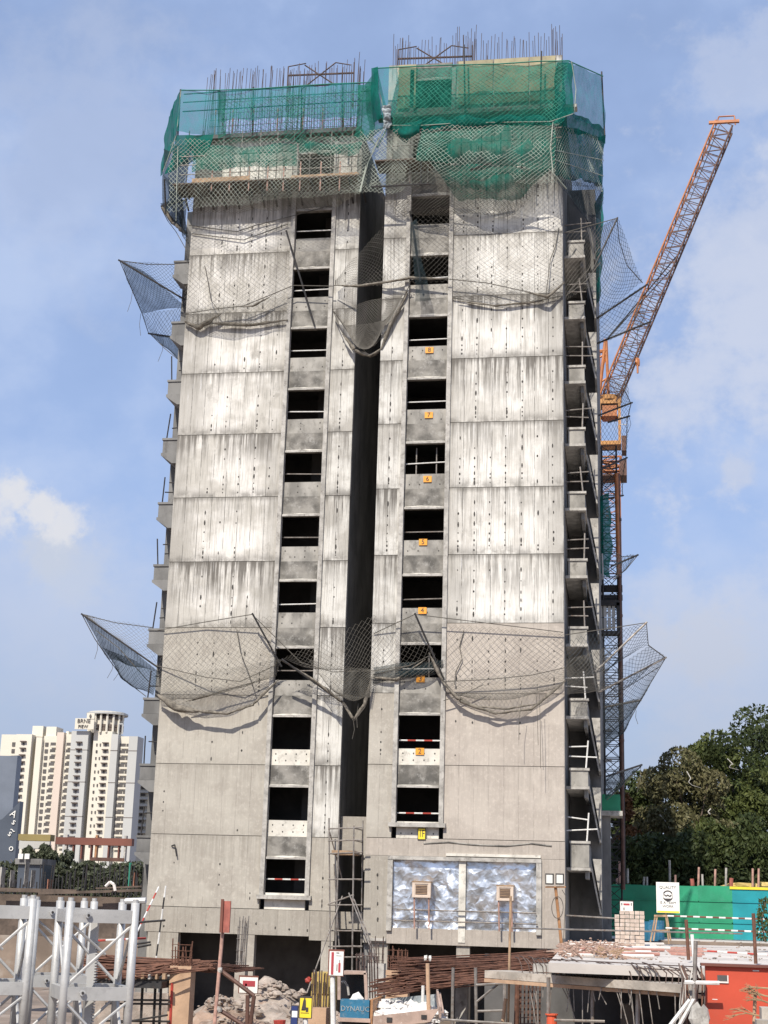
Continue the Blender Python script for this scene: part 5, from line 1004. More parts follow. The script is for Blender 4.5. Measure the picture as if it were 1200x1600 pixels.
# dark clad building at the left edge
YD = 150.; t = thing('clad_building', 'dark slate-clad building with white script cut off by the left edge', 'building', (PX(0, 1400, YD), YD, .25)); xr = PX(22, 1240, YD)
part('wall', bx((xr-14, YD, .25), (xr, YD+1.2, PZ(20, 1181, YD))), 'dark_cladding_pale', t)
xr2 = PX(27, 1300, YD-1); part('front_wing', MB().prism([(xr2-14, .25), (xr2, .25), (xr2, PZ(27, 1252, YD-1)), (xr2-1.8, PZ(0, 1280, YD-1)), (xr2-14, PZ(0, 1320, YD-1))], YD-1, YD-.05), 'dark_cladding', t)
part('roof_cap', MB().beam((xr-14, YD+.5, PZ(0, 1193, YD)), (xr, YD+.5, PZ(20, 1182, YD)), .4, .3), 'dark_cladding', t)
for i, (s, x, y) in enumerate((('A', 21, 1272), ('s', 22, 1284), ('~', 20, 1297), ('s', 16, 1302), ('o', 18, 1325))): o = textmesh('lettering', s, 1.0, 'sign_white', t, P(x, y, YD-1.1), .02); o.rotation_euler = (0, .5, 0)
# gantry frame
YG = 120.; t = thing('beam_gantry', 'olive and red-brown beam gantry in front of the apartment block', 'gantry', P(120, 1360, YG))
part('beam', bx(P(28, 1313, YG), P(86, 1305, YG+1)), 'olive_beam', t); part('beam', bx(P(86.3, 1319, YG), P(210, 1311, YG+.6)), 'brown_beam', t); part('beam', bx(P(140, 1345, YG), P(196, 1341, YG+.4)), 'crane_dark', t)
for x, y0, y1, mt in ((104, 1304, 1340, 'concrete_trim'), (115, 1318, 1342, 'brown_beam'), (128, 1318, 1342, 'brown_beam'), (143, 1318, 1342, 'brown_beam'), (151, 1305, 1345, 'pole_brown'), (170, 1318, 1345, 'brown_beam'), (186, 1318, 1342, 'brown_beam'), (196, 1306, 1346, 'concrete_trim')): part('post', bx(P(x-1.3, y1, YG+.1), P(x+1.3, y0, YG+.5)), mt, t)
part('pale_panel', bx(P(29, 1326, YG+2), P(80, 1314, YG+2.3)), 'far_grey', t)
for i, (x, top, w, m_) in enumerate(((45, 1322, 40, 'leaf_far'), (72, 1318, 50, 'leaf_far'), (105, 1328, 60, 'leaf_far'), (140, 1345, 60, 'leaf_far'), (185, 1350, 60, 'leaf_far'))):
    tree(x, top, 100+i*1.5, w, m_, ['small hazy tree beside the dark clad building', 'rounder hazy green tree under the olive beam', 'dark feathery tree under the brown gantry beam', 'low hazy tree behind the striped poles', 'low dark tree by the tower\'s left foot'][i], 4500, .2, .25, 4, 'trees on the far left')
mono('scrub', leaf_cloud(MB(), [(P(x, 1385, 96), (3, 1, 1.6)) for x in range(0, 240, 22)], 14000, .18), 'leaf_far', 'dark scrub behind the site at the far left', 'shrubs', kind='stuff')
t = thing('site_shed', 'low grey shed with two pale panels under the hazy trees', 'shed', P(60, 1390, 92)); part('wall', bx(P(25, 1392, 92), P(85, 1350, 94)), 'dark_cladding', t); part('roof', bx(P(23, 1350, 91.8), P(88, 1344, 94.2)), 'concrete_grey', t)
for x in (28, 38): part('panel', bx(P(x, 1342, 91.6), P(x+9, 1334, 91.7)), 'sign_white', t)
for i, (x0, x1, y0, y1) in enumerate(((0, 7, 1355, 1388), (15, 23, 1360, 1386), (37, 46, 1348, 1386), (47, 56, 1360, 1386))): mono('concrete_stub', bx(P(x0, y1, 70), P(x1, y0, 70.5)), 'concrete_trim', ['pale concrete stub column at the photo\'s left edge', 'pale stub column second from the left edge', 'taller pale stub column, third from the left edge', 'pale stub column, fourth from the left edge'][i], 'column', 'stub columns at the far left')
mono('brick_stack', bx(P(74, 1392, 66), P(82, 1374, 66.6)), 'brick', 'small red brick stack among the black bars', 'bricks'); mono('brick_stack', bx(P(206, 1385, 66), P(217, 1364, 66.6)), 'brick', 'red brick panel beside the pale green pole', 'bricks')
mono('green_pole', MB().tube(P(202, 1385, 65), P(204, 1348, 65), .07, 6), 'net_cord_green', 'pale green pole standing left of the tower\'s foot', 'post')
YW = 58.; wl = thing('starter_wall', 'low concrete wall with a row of tall black starter bars, far left', 'wall', P(110, 1412, YW))
part('wall', bx(P(-20, 1460, YW), P(222, 1403, YW+1)), 'deck_dark', wl)
sb = shared('starter_bar', MB().tube((0, 0, 0), (0, 0, 1), .028, 5), 'dark_steel')
for i in range(46): x = -5+i*5+rnd(-1.5, 1.5); p = P(x, 1400, YW+rnd(0, .8)); o = place('starter_bar', sb, wl, p); o.scale = (1, 1, rnd(.45, .75) if x < 60 else rnd(.7, 1.35)); o.rotation_euler = (0, rnd(-.05, .05), 0)
part('formwork_clutter', MB().beam(P(0, 1390, YW-.5), P(120, 1393, YW-.5), .1, .15).beam(P(60, 1396, YW-.6), P(222, 1391, YW-.6), .1, .1).beam(P(150, 1388, YW-.6), P(222, 1385, YW-.6), .1, .06), 'deck_dark', wl)
mono('black_hose', MB().path(PP((165, 1385, 57), (172, 1378, 57), (178, 1382, 57), (180, 1392, 57)), .06, 6), 'pvc_white', 'pale bent pipe elbow among the black bars', 'pipe')
# ================================================================== foreground hoist mast sections
ca, sa = math.cos(math.radians(30)), math.sin(math.radians(30))
def mast(A, w, label, ztop, pan):
    # A: the chord nearest the camera's left; the section is turned so that its right side lies farther back
    A = Vector((A[0], A[1], 0)); U, V = Vector((ca, sa, 0)), Vector((-sa, ca, 0)); C = A+(U+V)*w/2
    t = thing('mast_section', label, 'mast section', C, 'galvanised hoist mast sections'); r = .042
    co = [A, A+U*w, A+U*w+V*w, A+V*w]; co = [(q.x, q.y) for q in co]
    for x, y in co: part('chord', MB().tube((x, y, 0), (x, y, ztop), r, 12), 'galvanised', t, smooth=True)
    zs = [ztop-.14-k*pan for k in range(3)]
    for k, z in enumerate(zs):
        for i in range(4):
            (x0, y0), (x1, y1) = co[i], co[(i+1) % 4]; part('cross_bar', MB().beam((x0, y0, z), (x1, y1, z), .06, .125), 'galvanised_flat', t)
        bo = A+U*w*.27-V*.04; bl = part('bolt', MB().tube((bo.x, bo.y, z+.01), (bo.x-V.x*.02, bo.y-V.y*.02, z+.01), .03, 8), 'galvanised', t); bo -= V*.021; part('bolt_head', MB().tube((bo.x, bo.y, z+.01), (bo.x-V.x*.012, bo.y-V.y*.012, z+.01), .014, 6), 'dark_steel', bl)
        if k < 2:
            z2 = zs[k+1]
            for i in range(4):
                (x0, y0), (x1, y1) = co[i], co[(i+1) % 4]; s = (i+k) % 2
                a, b_ = ((x0, y0, z-.06), (x1, y1, z2+.06)) if s else ((x1, y1, z-.06), (x0, y0, z2+.06)); part('brace', MB().tube(a, b_, .016, 6), 'galvanised', t)
                if i == 0: part('brace', MB().tube(((a[0]+b_[0])/2, a[1], (a[2]+b_[2])/2), (b_[0], b_[1], a[2]), .014, 6), 'galvanised', t)
    K = A+U*w*.42+V*w*.25; rk = MB().box((K.x-.03, K.y, 0), (K.x+.04, K.y+.05, ztop-.2))
    for k in range(int((ztop-.5)/.027)): z = .15+k*.027; rk.prism([(K.x+.04, z), (K.x+.062, z+.006), (K.x+.062, z+.014), (K.x+.04, z+.02)], K.y, K.y+.05)
    part('rack', rk, 'galvanised_flat', t)
    for x, y in co: part('spigot', MB().tube((x, y, ztop), (x, y, ztop+.035), r*.7, 10), 'galvanised_flat', t)
    return t
Ym = 14.5
A0 = P(111, 1408, Ym); wv = .7
for _ in range(20): wv = (P(212, 1408, Ym+wv*sa).x-A0.x)/ca
mast(A0, wv, 'galvanised mast section with toothed rack, right one of the pair', A0.z, .735)
B0 = P(52, 1404, Ym+wv*sa); A1 = Vector((B0.x-ca*wv, Ym, 0)); mast(A1, wv, 'galvanised mast section cut off by the left edge', B0.z, .735)
A2 = P(58, 1406, Ym+1.9); mast(A2, wv, 'galvanised mast section standing behind the near pair', A2.z, .735)
mono('mast_pin', MB().tube(P(196, 1408, Ym+.4), P(228, 1407, Ym+.4), .03, 8), 'galvanised', 'short steel tube lying across the nearest right mast top', 'tube')
# ================================================================== pit in front of the tower
def heap(cx, cy, rx, ry, h, label, mat='rubble', n=26, stones=70, name='rubble_heap', z0=PIT):
    mb = MB(); k0 = 0
    for j in range(n+1):
        for i in range(n+1):
            u, v = i/n*2-1, j/n*2-1; d = math.sqrt(u*u+v*v); x, y = cx+u*rx, cy+v*ry
            z = h*max(0, 1-d)**.7*(.75+.5*mn.noise(Vector((x, y, 0))*.9))+.16*mn.noise(Vector((x, y, 3))*3.1)+.08*mn.noise(Vector((x, y, 3))*8)
            mb.v.append((x, y, z0+max(-.2, z) if d < 1 else z0-.2))
    for j in range(n):
        for i in range(n): a = j*(n+1)+i; mb.f.append((a, a+1, a+n+2, a+n+1))
    t = thing(name, label, 'rubble', (cx, cy, z0)); part('mound', mb, mat, t)
    sb_ = MB()
    for _ in range(stones):
        a, d = rnd(0, 6.28), rnd(0, .95); x, y = cx+math.cos(a)*d*rx, cy+math.sin(a)*d*ry; sb_.rock((x, y, z0+h*max(0, 1-d)**.7*.85+rnd(-.05, .2)), rnd(.05, .17)*(1.6 if random.random() < .12 else 1), (1.2, 1, .7), 6)
    part('stones', sb_, 'rubble', t, kind='stuff'); return t
def at_floor(px, Y): return PX(px, 1560, Y)
heap(at_floor(425, 55), 55, 3.6, 3.6, 2.0, 'heap of grey broken concrete and red earth before the far wing', n=40, stones=160)
heap(at_floor(345, 52), 52, 2.6, 3, 1.5, 'low heap of earth and slabs left of the big rubble heap', 'soil', stones=90)
heap(at_floor(450, 46), 46, 4.6, 3, 1.0, 'foreground spread of broken stone behind the yellow sign', 'soil', stones=140)
heap(at_floor(380, 42), 42, 3.4, 2.4, .7, 'pale stony spread at the bottom edge below the red board', 'rubble', stones=90)
# columns and cages
def column(px0, px1, top, Y, label, mat, dep=.6, cage=None, name='column', planks=0):
    a, b_ = P(px0, top, Y), P(px1, top, Y); t = thing(name, label, 'column', ((a.x+b_.x)/2, Y, PIT)); part('shaft', bx((a.x, Y, PIT), (b_.x, Y+dep, a.z)), mat, t)
    if cage:
        n, ytop, mt = cage; c = P(px0, ytop, Y)
        for i in range(n): x = a.x+.04+(b_.x-a.x-.08)*i/(n-1); part('cage_bar', MB().tube((x, Y+.06+(i % 3)*.15, a.z), (x+rnd(-.05, .05), Y+.06+(i % 3)*.15, c.z-rnd(0, .4)), .02, 5), mt, t)
        for k in range(4): z = a.z+(c.z-a.z)*(k+.5)/4.5; part('stirrup', MB().tube((a.x, Y+.03, z), (b_.x, Y+.03, z), .012, 4), mt, t)
    for k in range(planks): z = a.z-.05-k*.22; part('plank', MB().beam((a.x-.02, Y-.02, z), (b_.x+.02, Y-.02, z-.04), .03, .17), mat, t)
    return t
column(266, 299, 1509, 44, 'tall plywood-faced column form before the far wing\'s opening', 'formply', .5, (11, 1466, 'rust'))
column(604, 637, 1517, 52, 'boxed timber column form with rusty bars, left of the near wing\'s opening', 'formply', .6, (13, 1475, 'rust'), planks=6)
column(712, 731, 1510, 50, 'grey block pier under the rusty bar bundle', 'concrete_trim', .5)
column(367, 383, 1512, 57, 'beige stub column topped with a grey bar cage', 'slab_edge', .5, (14, 1430, 'steel_pipe'))
column(574, 600, 1505, 58, 'banded concrete stub column right of the scaffold', 'concrete_trim', .5, (7, 1460, 'rebar'), planks=0)
t = thing('bar_cage', 'upright cage of rusty column bars right of the scaffold tower', 'rebar', P(567, 1565, 56))
for i in range(9): x = 557+i*4.2; part('bar', MB().tube(P(x, 1560, 56+(i % 3)*.2), P(x+rnd(-2, 2), 1485+rnd(0, 12), 56+(i % 3)*.2), .03, 5), 'rebar', t)
for y in (1492, 1540): part('hoop', MB().tube(P(555, y, 56), P(593, y+3, 56), .02, 5), 'rebar', t)
# rusty bundles of bars
def bundle(n, L0, R0, label, sp, mat='rust', rise=None):
    t = thing('rebar_bundle', label, 'rebar', P(*L0[0])); 
    for k in range(3):
        mb = MB()
        for i in range(n//3):
            a = rnd(0, 1); b_ = min(1, max(0, a+rnd(-.15, .15))); p = P(*L0[0]).lerp(P(*L0[1]), a)+Vector((rnd(-.6, .6), rnd(-.4, .4), rnd(-.05, .05))); q = P(*R0[0]).lerp(P(*R0[1]), b_)+Vector((rnd(-.6, .9), rnd(-.4, .4), rnd(-.04, .04)))
            m_ = p.lerp(q, .5)-Vector((0, 0, rnd(0, .15))); mb.tube(p, m_, .022, 5).tube(m_, q, .022, 5)
        part('bars', mb, mat, t, kind='stuff')
    return t
bundle(150, [(640, 1500, 48), (640, 1546, 46)], [(875, 1486, 53), (875, 1514, 49)], 'long rusty bar bundle slung below the foil window', 0)
bundle(36, [(606, 1530, 47), (606, 1556, 45)], [(780, 1497, 52), (760, 1516, 49)], 'loose rusty bars drooping across the timber column form', 0)
bundle(120, [(150, 1492, 46), (160, 1530, 43)], [(296, 1500, 46), (290, 1512, 44)], 'rusty bar bundle on the low platform left of the far wing', 0)
bundle(30, [(300, 1502, 46), (300, 1510, 46)], [(375, 1508, 50), (372, 1516, 50)], 'thin rusty bars crossing the far wing\'s dark opening', 0)
# low platform on scaffold at the left
t = thing('work_platform', 'dark timber work platform on scaffold legs, left foreground', 'platform', P(220, 1600, 44))
part('deck', bx((PX(120, 1535, 44), 43.4, PZ(200, 1541, 44)), (PX(262, 1535, 44), 46.5, PZ(200, 1530, 44))), 'dark_steel', t)
for i in range(9): x = 165+i*11; part('joist', bx(P(x, 1530, 43.3), P(x+rnd(5, 9), 1522-rnd(0, 3), 43.5)), 'timber' if i % 3 else 'concrete_trim', t)
for x in (218, 238, 247, 264, 175, 192): part('leg', MB().tube(P(x, 1640, 44), P(x+5, 1536, 44), .045, 6), 'dark_steel' if x != 264 else 'red_paint', t)
for y in (1562, 1568, 1595): part('ledger', MB().tube(P(165, y, 43.9), P(266, y+1, 43.9), .03, 6), 'dark_steel', t)
part('brace', MB().tube(P(175, 1600, 43.8), P(262, 1586, 43.8), .03, 6), 'dark_steel', t)
mono('site_screen', bx(P(150, 1548, 49), P(262, 1640, 49.3)), 'rubble', 'low stony bank behind the platform legs', 'bank')
for i, (y, x0, x1) in enumerate(((1432, 150, 200), (1438, 205, 258), (1466, 150, 228), (1472, 205, 235), (1476, 215, 236))):
    stripes(P(x0, y+4, 47+i*.5), P(x1, y, 47+i*.5), 5, ['red and white rail seen through the right mast, upper', 'dark tube poking right past the nearest mast, upper', 'red and white rail seen through the right mast, lower', 'dark tube stub right of the nearest mast, lower', 'lowest thin tube stub right of the nearest mast'][i], .035, ('red_paint', 'white_paint') if i in (0, 2) else ('dark_steel', 'dark_steel'), (), 'barrier pole', 'rails left of the far wing')
# red board on a pole with barricade rails
t = thing('marker_board', 'narrow red board on a pale pole before the far wing', 'sign', P(334, 1600, 44)); part('pole', MB().tube(P(333, 1625, 44), P(350, 1430, 44), .055, 8), 'red_post', t); a, b_ = P(345, 1457, 43.9), P(361, 1408, 43.9); part('board', bx((a.x, 43.86, a.z), (b_.x, 43.94, b_.z)), 'board_red', t); part('batten', bx((a.x-.02, 43.8, a.z), (a.x+.06, 43.855, b_.z+.05)), 'brown_beam', t)
t = thing('barricade', 'bent rusty pipe barricade below the red board', 'barricade', P(370, 1600, 43))
for a, b_ in (((343, 1515, 43), (397, 1556, 43)), ((397, 1556, 43), (390, 1610, 43)), ((343, 1578, 42.6), (390, 1608, 42.6)), ((387, 1555, 43), (386, 1610, 43))): part('pipe', MB().tube(P(*a), P(*b_), .06, 8), 'crane_dark', t)
part('coupler', MB().rock(P(344, 1516, 42.9), .1), 'concrete_trim', t); part('coupler', MB().rock(P(343, 1577, 42.5), .1), 'concrete_trim', t)
# framed and site signs
def sign(x0, x1, y0, y1, Y, label, face, frame='sign_red', marks=(), post=None, text=()):
    a, b_ = P(x0, y1, Y), P(x1, y0, Y); t = thing('site_sign', label, 'sign', ((a.x+b_.x)/2, Y, a.z)); part('frame', bx((a.x, Y, a.z), (b_.x, Y+.05, b_.z)), frame, t); e = .035; part('face', bx((a.x+e, Y-.012, a.z+e*.6), (b_.x-e*.4, Y-.002, b_.z-e*1.4)), face, t); w, h = b_.x-a.x, b_.z-a.z
    for (u0, u1, v0, v1, mt) in marks: part('mark', bx((a.x+w*u0, Y-.02, a.z+h*v0), (a.x+w*u1, Y-.014, a.z+h*v1)), mt, t)
    for s, u, v, sz, mt in text: textmesh('lettering', s, sz, mt, t, (a.x+w*u, Y-.018, a.z+h*v))
    if post: part('post', MB().tube(P(post[0], post[1], Y+.1), P(post[2], post[3], Y+.1), .07, 8), 'white_paint', t)
    return t
sign(372, 404, 1525, 1552, 48, 'white sign with red-brown block in a red frame on the rubble', 'sign_white', 'brown_beam', [(.22, .85, .4, .72, 'sign_red'), (.3, .5, .2, .35, 'sign_ink'), (.34, .44, .42, .55, 'sign_yellow')])
sign(512, 538, 1484, 1525, 42, 'white poster with red strip on a white post by the dumper', 'sign_white', 'brown_beam', [(.2, .36, .06, .9, 'sign_red'), (.5, .7, .86, .89, 'sign_ink'), (.5, .85, .76, .775, 'sign_ink'), (.66, .8, .15, .5, 'sign_red'), (.55, .6, .2, .45, 'sign_ink'), (.72, .76, .5, .62, 'sign_ink')], (521, 1640, 519, 1490))
ys = sign(466, 488, 1557, 1591, 41, 'yellow warning sign with black figure at the bottom edge', 'sign_yellow', 'sign_ink', [(.18, .8, .24, .26, 'sign_ink'), (.22, .5, .36, .42, 'sign_ink'), (.55, .75, .3, .5, 'sign_ink')], (478, 1640, 477, 1580)); c = P(477, 1570, 40.97); part('figure', MB().prism([(c.x-.1, c.z-.12), (c.x+.02, c.z-.12), (c.x+.01, c.z+.1), (c.x-.02, c.z+.2), (c.x-.06, c.z+.1)], 40.97, 40.985), 'sign_ink', ys)
bs = sign(453, 466, 1571, 1612, 40.6, 'narrow navy and white sign left of the yellow warning sign', 'sign_white', 'sign_ink', [(.1, .95, .02, .55, 'sign_blue'), (.1, .95, .8, .97, 'sign_blue')])
mono('red_bucket', MB().tube(P(437, 1604, 41), P(437, 1594, 41), .14, 12, .17), 'red_paint', 'small red bucket at the bottom edge of the rubble', 'bucket')
# yellow corrugated skip behind bars
t = thing('yellow_skip', 'yellow corrugated skip behind upright bars left of the dumper', 'skip', P(500, 1560, 47)); a, b_ = P(486, 1552, 47), P(516, 1521, 47); part('body', bx((a.x, 47, PIT+.3), (b_.x, 48.2, b_.z)), 'yellow_sheet', t)
for i in range(7): x = a.x+.06+i*(b_.x-a.x-.12)/6; part('rib', bx((x-.025, 46.95, a.z), (x+.025, 46.998, b_.z-.01)), 'yellow_sheet', t); part('upright_bar', MB().tube((x+.03, 46.6, PIT+.2), (x+.03+rnd(-.05, .05), 46.6, b_.z+rnd(0, .2)), .022, 5), 'rebar', t)
part('lamp', MB().rock(P(482, 1530, 46.8), .12), 'red_paint', t); part('footing', bx((a.x, 46.3, PIT), (b_.x+.05, 46.9, P(500, 1575, 46.3).z)), 'formply', t)
# site dumper
t = thing('site_dumper', 'small site dumper with blue lettered nose and a skip of white debris', 'dumper', P(600, 1610, 44)); Yt = 44.
def Q(x, y, Y=Yt): return P(x, y, Y)
a, b_ = Q(531, 1590), Q(579, 1563); part('nose_panel', bx((a.x, Yt, a.z), (b_.x, Yt+.3, b_.z)), 'truck_blue', t); textmesh('lettering', 'DYNAUC', .2, 'tarp_grey', t, ((a.x+b_.x)/2, Yt-.012, (a.z+b_.z)/2))
part('bumper', bx(Q(529, 1596, Yt-.05), Q(582, 1590.5, Yt+.3)), 'truck_body', t)
for dY in (.2, 1.3):
    cabm = MB()
    for (u0, v0, u1, v1) in ((530, 1520, 572, 1520), (571, 1520, 573, 1562), (530, 1520, 530, 1562)): cabm.beam(Q(u0, v0, Yt+dY), Q(u1, v1, Yt+dY), .09, .09)
    part('cab_frame', cabm, 'truck_body', t)
part('cab_roof', bx(Q(529, 1521, Yt+.15), Q(574, 1517, Yt+1.4)), 'truck_body', t); part('seat', bx(Q(556, 1552, Yt+.8), Q(570, 1530, Yt+1.0)), 'rubber', t); part('cab_back', bx(Q(531, 1562, Yt+1.25), Q(571, 1521, Yt+1.3)), 'truck_black', t)
part('steering_gear', MB().path([Q(534, 1535, Yt+.5), Q(538, 1533, Yt+.5), Q(543, 1540, Yt+.5), Q(545, 1555, Yt+.5)], .035, 6), 'concrete_trim', t)
part('white_sack', MB().rock(Q(560, 1560, Yt+.2), .28, (1, .6, .6)).rock(Q(550, 1563, Yt+.1), .16, (1, .6, .6)), 'plaster_debris', t)
x0, x1 = Q(583, 1590).x, Q(686, 1585).x; zt0, zt1 = Q(583, 1588).z, Q(684, 1577).z
part('skip_side', MB().prism([(x0, zt0-.35), (x1-.25, zt1-.35), (x1, zt1+.02), (x0, zt0)], Yt-.02, Yt+.06), 'truck_body', t)
part('skip_back', MB().prism([(x0, Q(583, 1588, Yt+2).z), (Q(690, 1585, Yt+2).x, Q(690, 1585, Yt+2).z), (Q(683, 1553, Yt+2).x, Q(683, 1553, Yt+2).z), (x0, Q(583, 1560, Yt+2).z)], Yt+1.9, Yt+2), 'tarp_grey', t)
part('skip_end', MB().beam(Q(683, 1554, Yt+1.9), Q(688, 1582, Yt), .06, .3).beam(Q(686, 1552, Yt+1.9), Q(691, 1582, Yt), .1, .05), 'truck_body', t); part('skip_end', bx((x0-.12, Yt, zt0-.4), (x0-.02, Yt+2, Q(583, 1559, Yt+1).z)), 'pole_brown', t); part('skip_floor', bx((x0, Yt+.07, zt0-.5), (x1, Yt+1.9, zt0-.4)), 'truck_body', t)
part('hinge', MB().box(Q(604, 1597, Yt-.05), Q(613, 1590, Yt-.03)).box(Q(658, 1592, Yt-.05), Q(667, 1586, Yt-.03)), 'dark_steel', t)
db = MB()
for i in range(240): u = rnd(.02, .95); yy = rnd(.1, 1.85); db.rock((x0+(x1-x0)*u, Yt+yy, zt0-.2+rnd(0, .25)+.35*yy/1.9*(1-u*.6)), rnd(.08, .24), (rnd(.8, 1.6), 1, rnd(.4, .8)), 6)
part('debris_load', db, 'plaster_debris', t, kind='stuff')
part('chassis', bx(Q(530, 1612, Yt+.4), Q(685, 1597, Yt+1.7)), 'dark_steel', t)
for x, y in ((556, Yt+.05), (650, Yt+.05), (556, Yt+1.7), (650, Yt+1.7)): c = Q(x, 1622, y); w_ = part('wheel', MB().tube((c.x, y-.05, PIT+.45), (c.x, y+.25, PIT+.45), .45, 16), 'rubber', t); part('rim', MB().tube((c.x, y-.07, PIT+.45), (c.x, y-.051, PIT+.45), .22, 12), 'truck_body', w_)
# lamp standard and poles before the near wing
t = thing('work_light', 'pale pole with two small white lamps in front of the bar bundle', 'work light', P(670, 1560, 45)); part('pole', MB().tube(P(670, 1590, 45), P(668, 1505, 45), .06, 8), 'formply', t)
for x in (665, 672): part('lamp', MB().rock(P(x, 1497, 44.9), .1, (.7, .7, 1.2)), 'lamp_glass', t)
for i, (x0, y0, x1, y1, Y, mt, r, lab) in enumerate(((793, 1600, 798, 1400, 44, 'timber', .036, 'tall pale pole standing right of the bar bundle'), (706, 1600, 708, 1512, 46, 'steel_pipe', .05, 'grey prop left of the block pier'), (745, 1600, 743, 1512, 46, 'steel_pipe', .05, 'rusty prop right of the block pier'), (788, 1600, 789, 1525, 45, 'steel_pipe', .06, 'grey prop beside the tall pale pole'), (780, 1600, 790, 1560, 44, 'formply', .05, 'short slanting strut at the foot of the tall pale pole'), (806, 1600, 809, 1530, 46, 'rust', .08, 'thick rusty prop under the beam\'s left end'), (856, 1600, 857, 1527, 41, 'steel_pipe', .05, 'slim prop under the beam, left of centre'), (996, 1600, 997, 1535, 41, 'galvanised', .06, 'bright prop under the beam, right of centre'), (925, 1600, 926, 1535, 41, 'steel_pipe', .05, 'prop under the middle of the beam'), (660, 1557, 661, 1540, 45.9, 'white_paint', .05, 'short white stake behind the dumper\'s skip'))):
    mono('prop', MB().tube(P(x0, y0+40, Y), P(x1, y1, Y), r, 8), mt, lab, 'prop', 'props and poles under the deck')
for i, (x0, y0, x1, y1, Y) in enumerate(((744, 1539, 788, 1537, 45.5), (746, 1580, 788, 1579, 45.5), (690, 1593, 800, 1600, 43), (745, 1565, 790, 1528, 45.6), (866, 1594, 945, 1596, 40.6))): mono('ledger_tube', MB().tube(P(x0, y0, Y), P(x1, y1, Y), .035, 6), 'steel_pipe', ['upper tube between the two props left of the beam', 'lower tube between the two props left of the beam', 'long tube low across the bottom edge', 'slanting tube between the two props left of the beam', 'tube along the bottom right of the orange bin'][i], 'tube', 'tubes low on the right')
mono('orange_bin', MB().tube(P(862, 1620, 41), P(862, 1586, 41), .15, 14, .13).tube(P(862, 1586, 41), P(862, 1584, 41), .17, 14), 'orange_bin', 'orange-red cylinder standing under the beam', 'bin')
# edge beam below the deck with hanging bars
a0, a1 = P(775, 1517, 43), P(1085, 1538, 38.5); eb = thing('edge_beam', 'pale ledge beam below the deck with hanging and bent bars', 'beam', P(930, 1540, 41))
dv = (a1-a0); part('ledge', MB().beam(a0+Vector((0, .5, -.1)), a1+Vector((0, .5, -.12)), 1.0, .2), 'slab_edge', eb)
part('ledge_board', MB().beam(a0+Vector((-.3, 0, -.26)), a1+Vector((.2, 0, -.28)), .08, .09), 'formply', eb)
b0, b1 = P(840, 1512, 42.4), P(1085, 1522, 39.2); part('upstand', MB().beam(b0+Vector((0, .7, -.02)), b1+Vector((0, .9, .0)), .5, .22), 'concrete_trim', eb)
for i in range(34):
    f_ = .16+.84*i/33; p = a0.lerp(a1, f_); h = rnd(.3, .42); part('stirrup', MB().path([p+Vector((rnd(-.05, .05), .05, -.1)), p+Vector((rnd(-.1, .05), .1, h*.55)), p+Vector((-.18, .25, h)), p+Vector((-.3, .6, h+.02))], .018, 4), 'rebar', eb)
for i in range(2): part('running_bar', MB().tube(a0.lerp(a1, .2)+Vector((0, .15+.2*i, .28+.1*i)), a1+Vector((0, .15+.2*i, .30+.1*i)), .018, 4), 'rebar', eb)
for i in range(30): f_ = rnd(.18, .98); p = a0.lerp(a1, f_)+Vector((0, -.06, -.12)); part('hanging_bar', MB().tube(p, p+Vector((rnd(-.2, .35), 0, -rnd(.4, 1.5))), .016, 4), 'steel_pipe', eb)
# dark space under the deck: back wall and columns
mono('basement_wall', bx((PX(740, 1550, 52), 56, PIT), (18, 56.3, zd-.3)), 'interior', 'dark back wall in the space under the deck', 'wall')
t = thing('concrete_footing', 'grey block footing in the dark space under the deck', 'footing', P(982, 1600, 44)); part('block', bx(P(970, 1640, 44), P(990, 1568, 44.6)), 'concrete_grey', t)
t = thing('dark_mesh', 'rusty column cage standing in the dark under the deck\'s left end', 'rebar', P(820, 1600, 45))
for i in range(6): part('bar', MB().tube(P(813+i*6, 1620, 45), P(814+i*6, 1535, 45), .025, 5), 'rust', t)
for i in range(7): part('hoop', MB().tube(P(811, 1545+i*9, 44.9), P(846, 1545+i*9, 44.9), .018, 4), 'rebar', t)
# tangle of bars at the corner of the red wall
t = thing('bar_tangle', 'tangle of bent bars and props at the red wall\'s left corner', 'rebar', P(1090, 1600, 38))
for i in range(22): x = 1062+rnd(0, 42); part('bar', MB().path(PP((x+rnd(-8, 8), 1640, 37.8), (x+rnd(-5, 5), 1570, 37.7), (x+rnd(-3, 3), 1530, 37.8), (x+rnd(-9, 3), rnd(1505, 1525), 38)), .022, 4), random.choice(('rebar', 'rust', 'concrete_trim', 'steel_pipe')), t)
for a, b_ in (((1045, 1605), (1078, 1562)), ((1060, 1605), (1085, 1560)), ((1084, 1580), (1087, 1470)), ((1070, 1535), (1124, 1536))): part('prop', MB().tube(P(*a, 37.5), P(*b_, 37.5), .05, 6), 'white_paint' if b_[1] > 1500 else 'steel_pipe', t)
for x in (1090, 1100): part('sand_bag', MB().rock(P(x, 1592, 37.4), .3, (.7, .6, 1.5), 8), 'concrete_trim', t)
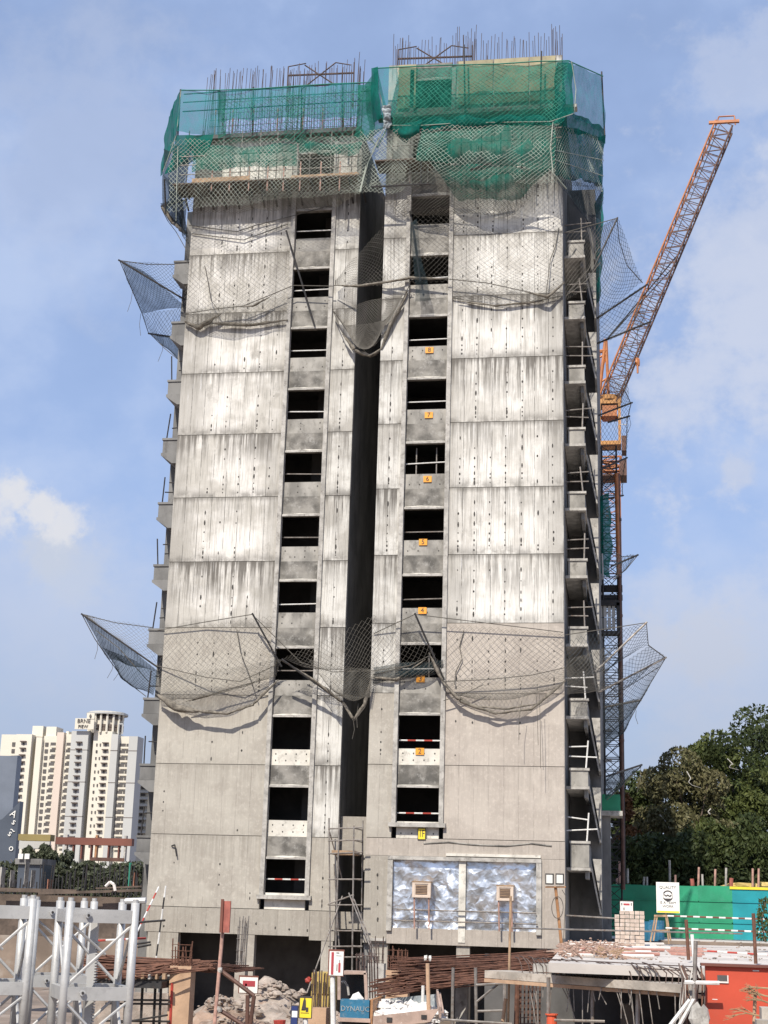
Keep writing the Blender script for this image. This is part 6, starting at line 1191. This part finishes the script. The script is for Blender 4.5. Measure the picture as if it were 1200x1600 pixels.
# red wall
YRW = 38.; t = thing('red_wall', 'bright red painted wall below the deck at the right edge', 'wall', (PX(1160, 1600, YRW), YRW, PIT)); xl = PX(1103, 1550, YRW)
part('wall', bx((xl, YRW, PIT), (xl+10, YRW+.3, PZ(1150, 1511, YRW))), 'red_wall', t)
c0_, c1_ = P(1121, 1533, YRW-.02), P(1136, 1524, YRW-.02); part('recess', bx((c0_.x, YRW-.012, c0_.z), (c1_.x, YRW-.003, c1_.z)), 'interior', t); part('recess_rim', MB().box((c0_.x, YRW-.03, c0_.z-.04), (c1_.x+.03, YRW-.002, c0_.z-.003)).box((c1_.x+.003, YRW-.03, c0_.z), (c1_.x+.03, YRW-.002, c1_.z)), 'pvc_white', t)
part('scuffs', MB().box(P(1113, 1562, YRW-.004), P(1121, 1561, YRW-.002)).box(P(1176, 1517.5, YRW-.004), P(1186, 1516, YRW-.002)), 'pvc_white', t)
part('coping', bx((xl-.1, YRW-.1, PZ(1150, 1511, YRW)+.005), (xl+10, YRW+.5, PZ(1150, 1507, YRW))), 'brown_beam', t)
# dry branch in front of the red wall
t = thing('dry_bush', 'leafless dry brown branches in front of the red wall', 'bush', P(1190, 1620, 34)); mb = MB()
def twig(p, d, ln, r, lv):
    q = p+d*ln; mb.tube(p, q, r, 5, r*.7)
    if lv == 0: return
    for _ in range(3 if lv > 1 else 4): twig(p.lerp(q, rnd(.4, 1)), (d+Vector((rnd(-.7, .4), rnd(-.3, .3), rnd(-.5, .6)))).normalized(), ln*rnd(.45, .7), r*.6, lv-1)
for (x, y) in ((1205, 1545), (1210, 1570), (1200, 1590), (1215, 1560)): twig(P(x, y, 34), Vector((-1, rnd(-.2, .2), rnd(.0, .5))).normalized(), rnd(.35, .5), .022, 3)
part('branches', mb, 'dead_twig', t); part('stake', MB().tube(P(1177, 1640, 34.2), P(1180, 1550, 34.2), .04, 6), 'formply', t)
t = thing('leafy_climber', 'thin green climbing plant at the right edge by the blue hoarding', 'plant', P(1195, 1470, 60)); part('stem', MB().path(PP((1195, 1470, 60), (1190, 1440, 60), (1196, 1410, 60)), .03, 5), 'bark', t); part('leaves', leaf_cloud(MB(), [(P(1193, 1450, 60), (.35, .3, .5)), (P(1199, 1425, 60), (.4, .3, .6))], 420, .09), 'leaf_mid', t)
mono('step_blocks', MB().box(P(1190, 1575, 33), P(1230, 1660, 33.6)).box(P(1182, 1594, 32.5), P(1230, 1660, 32.98)), 'slab_edge', 'pale stepped blocks in the bottom right corner', 'blocks')
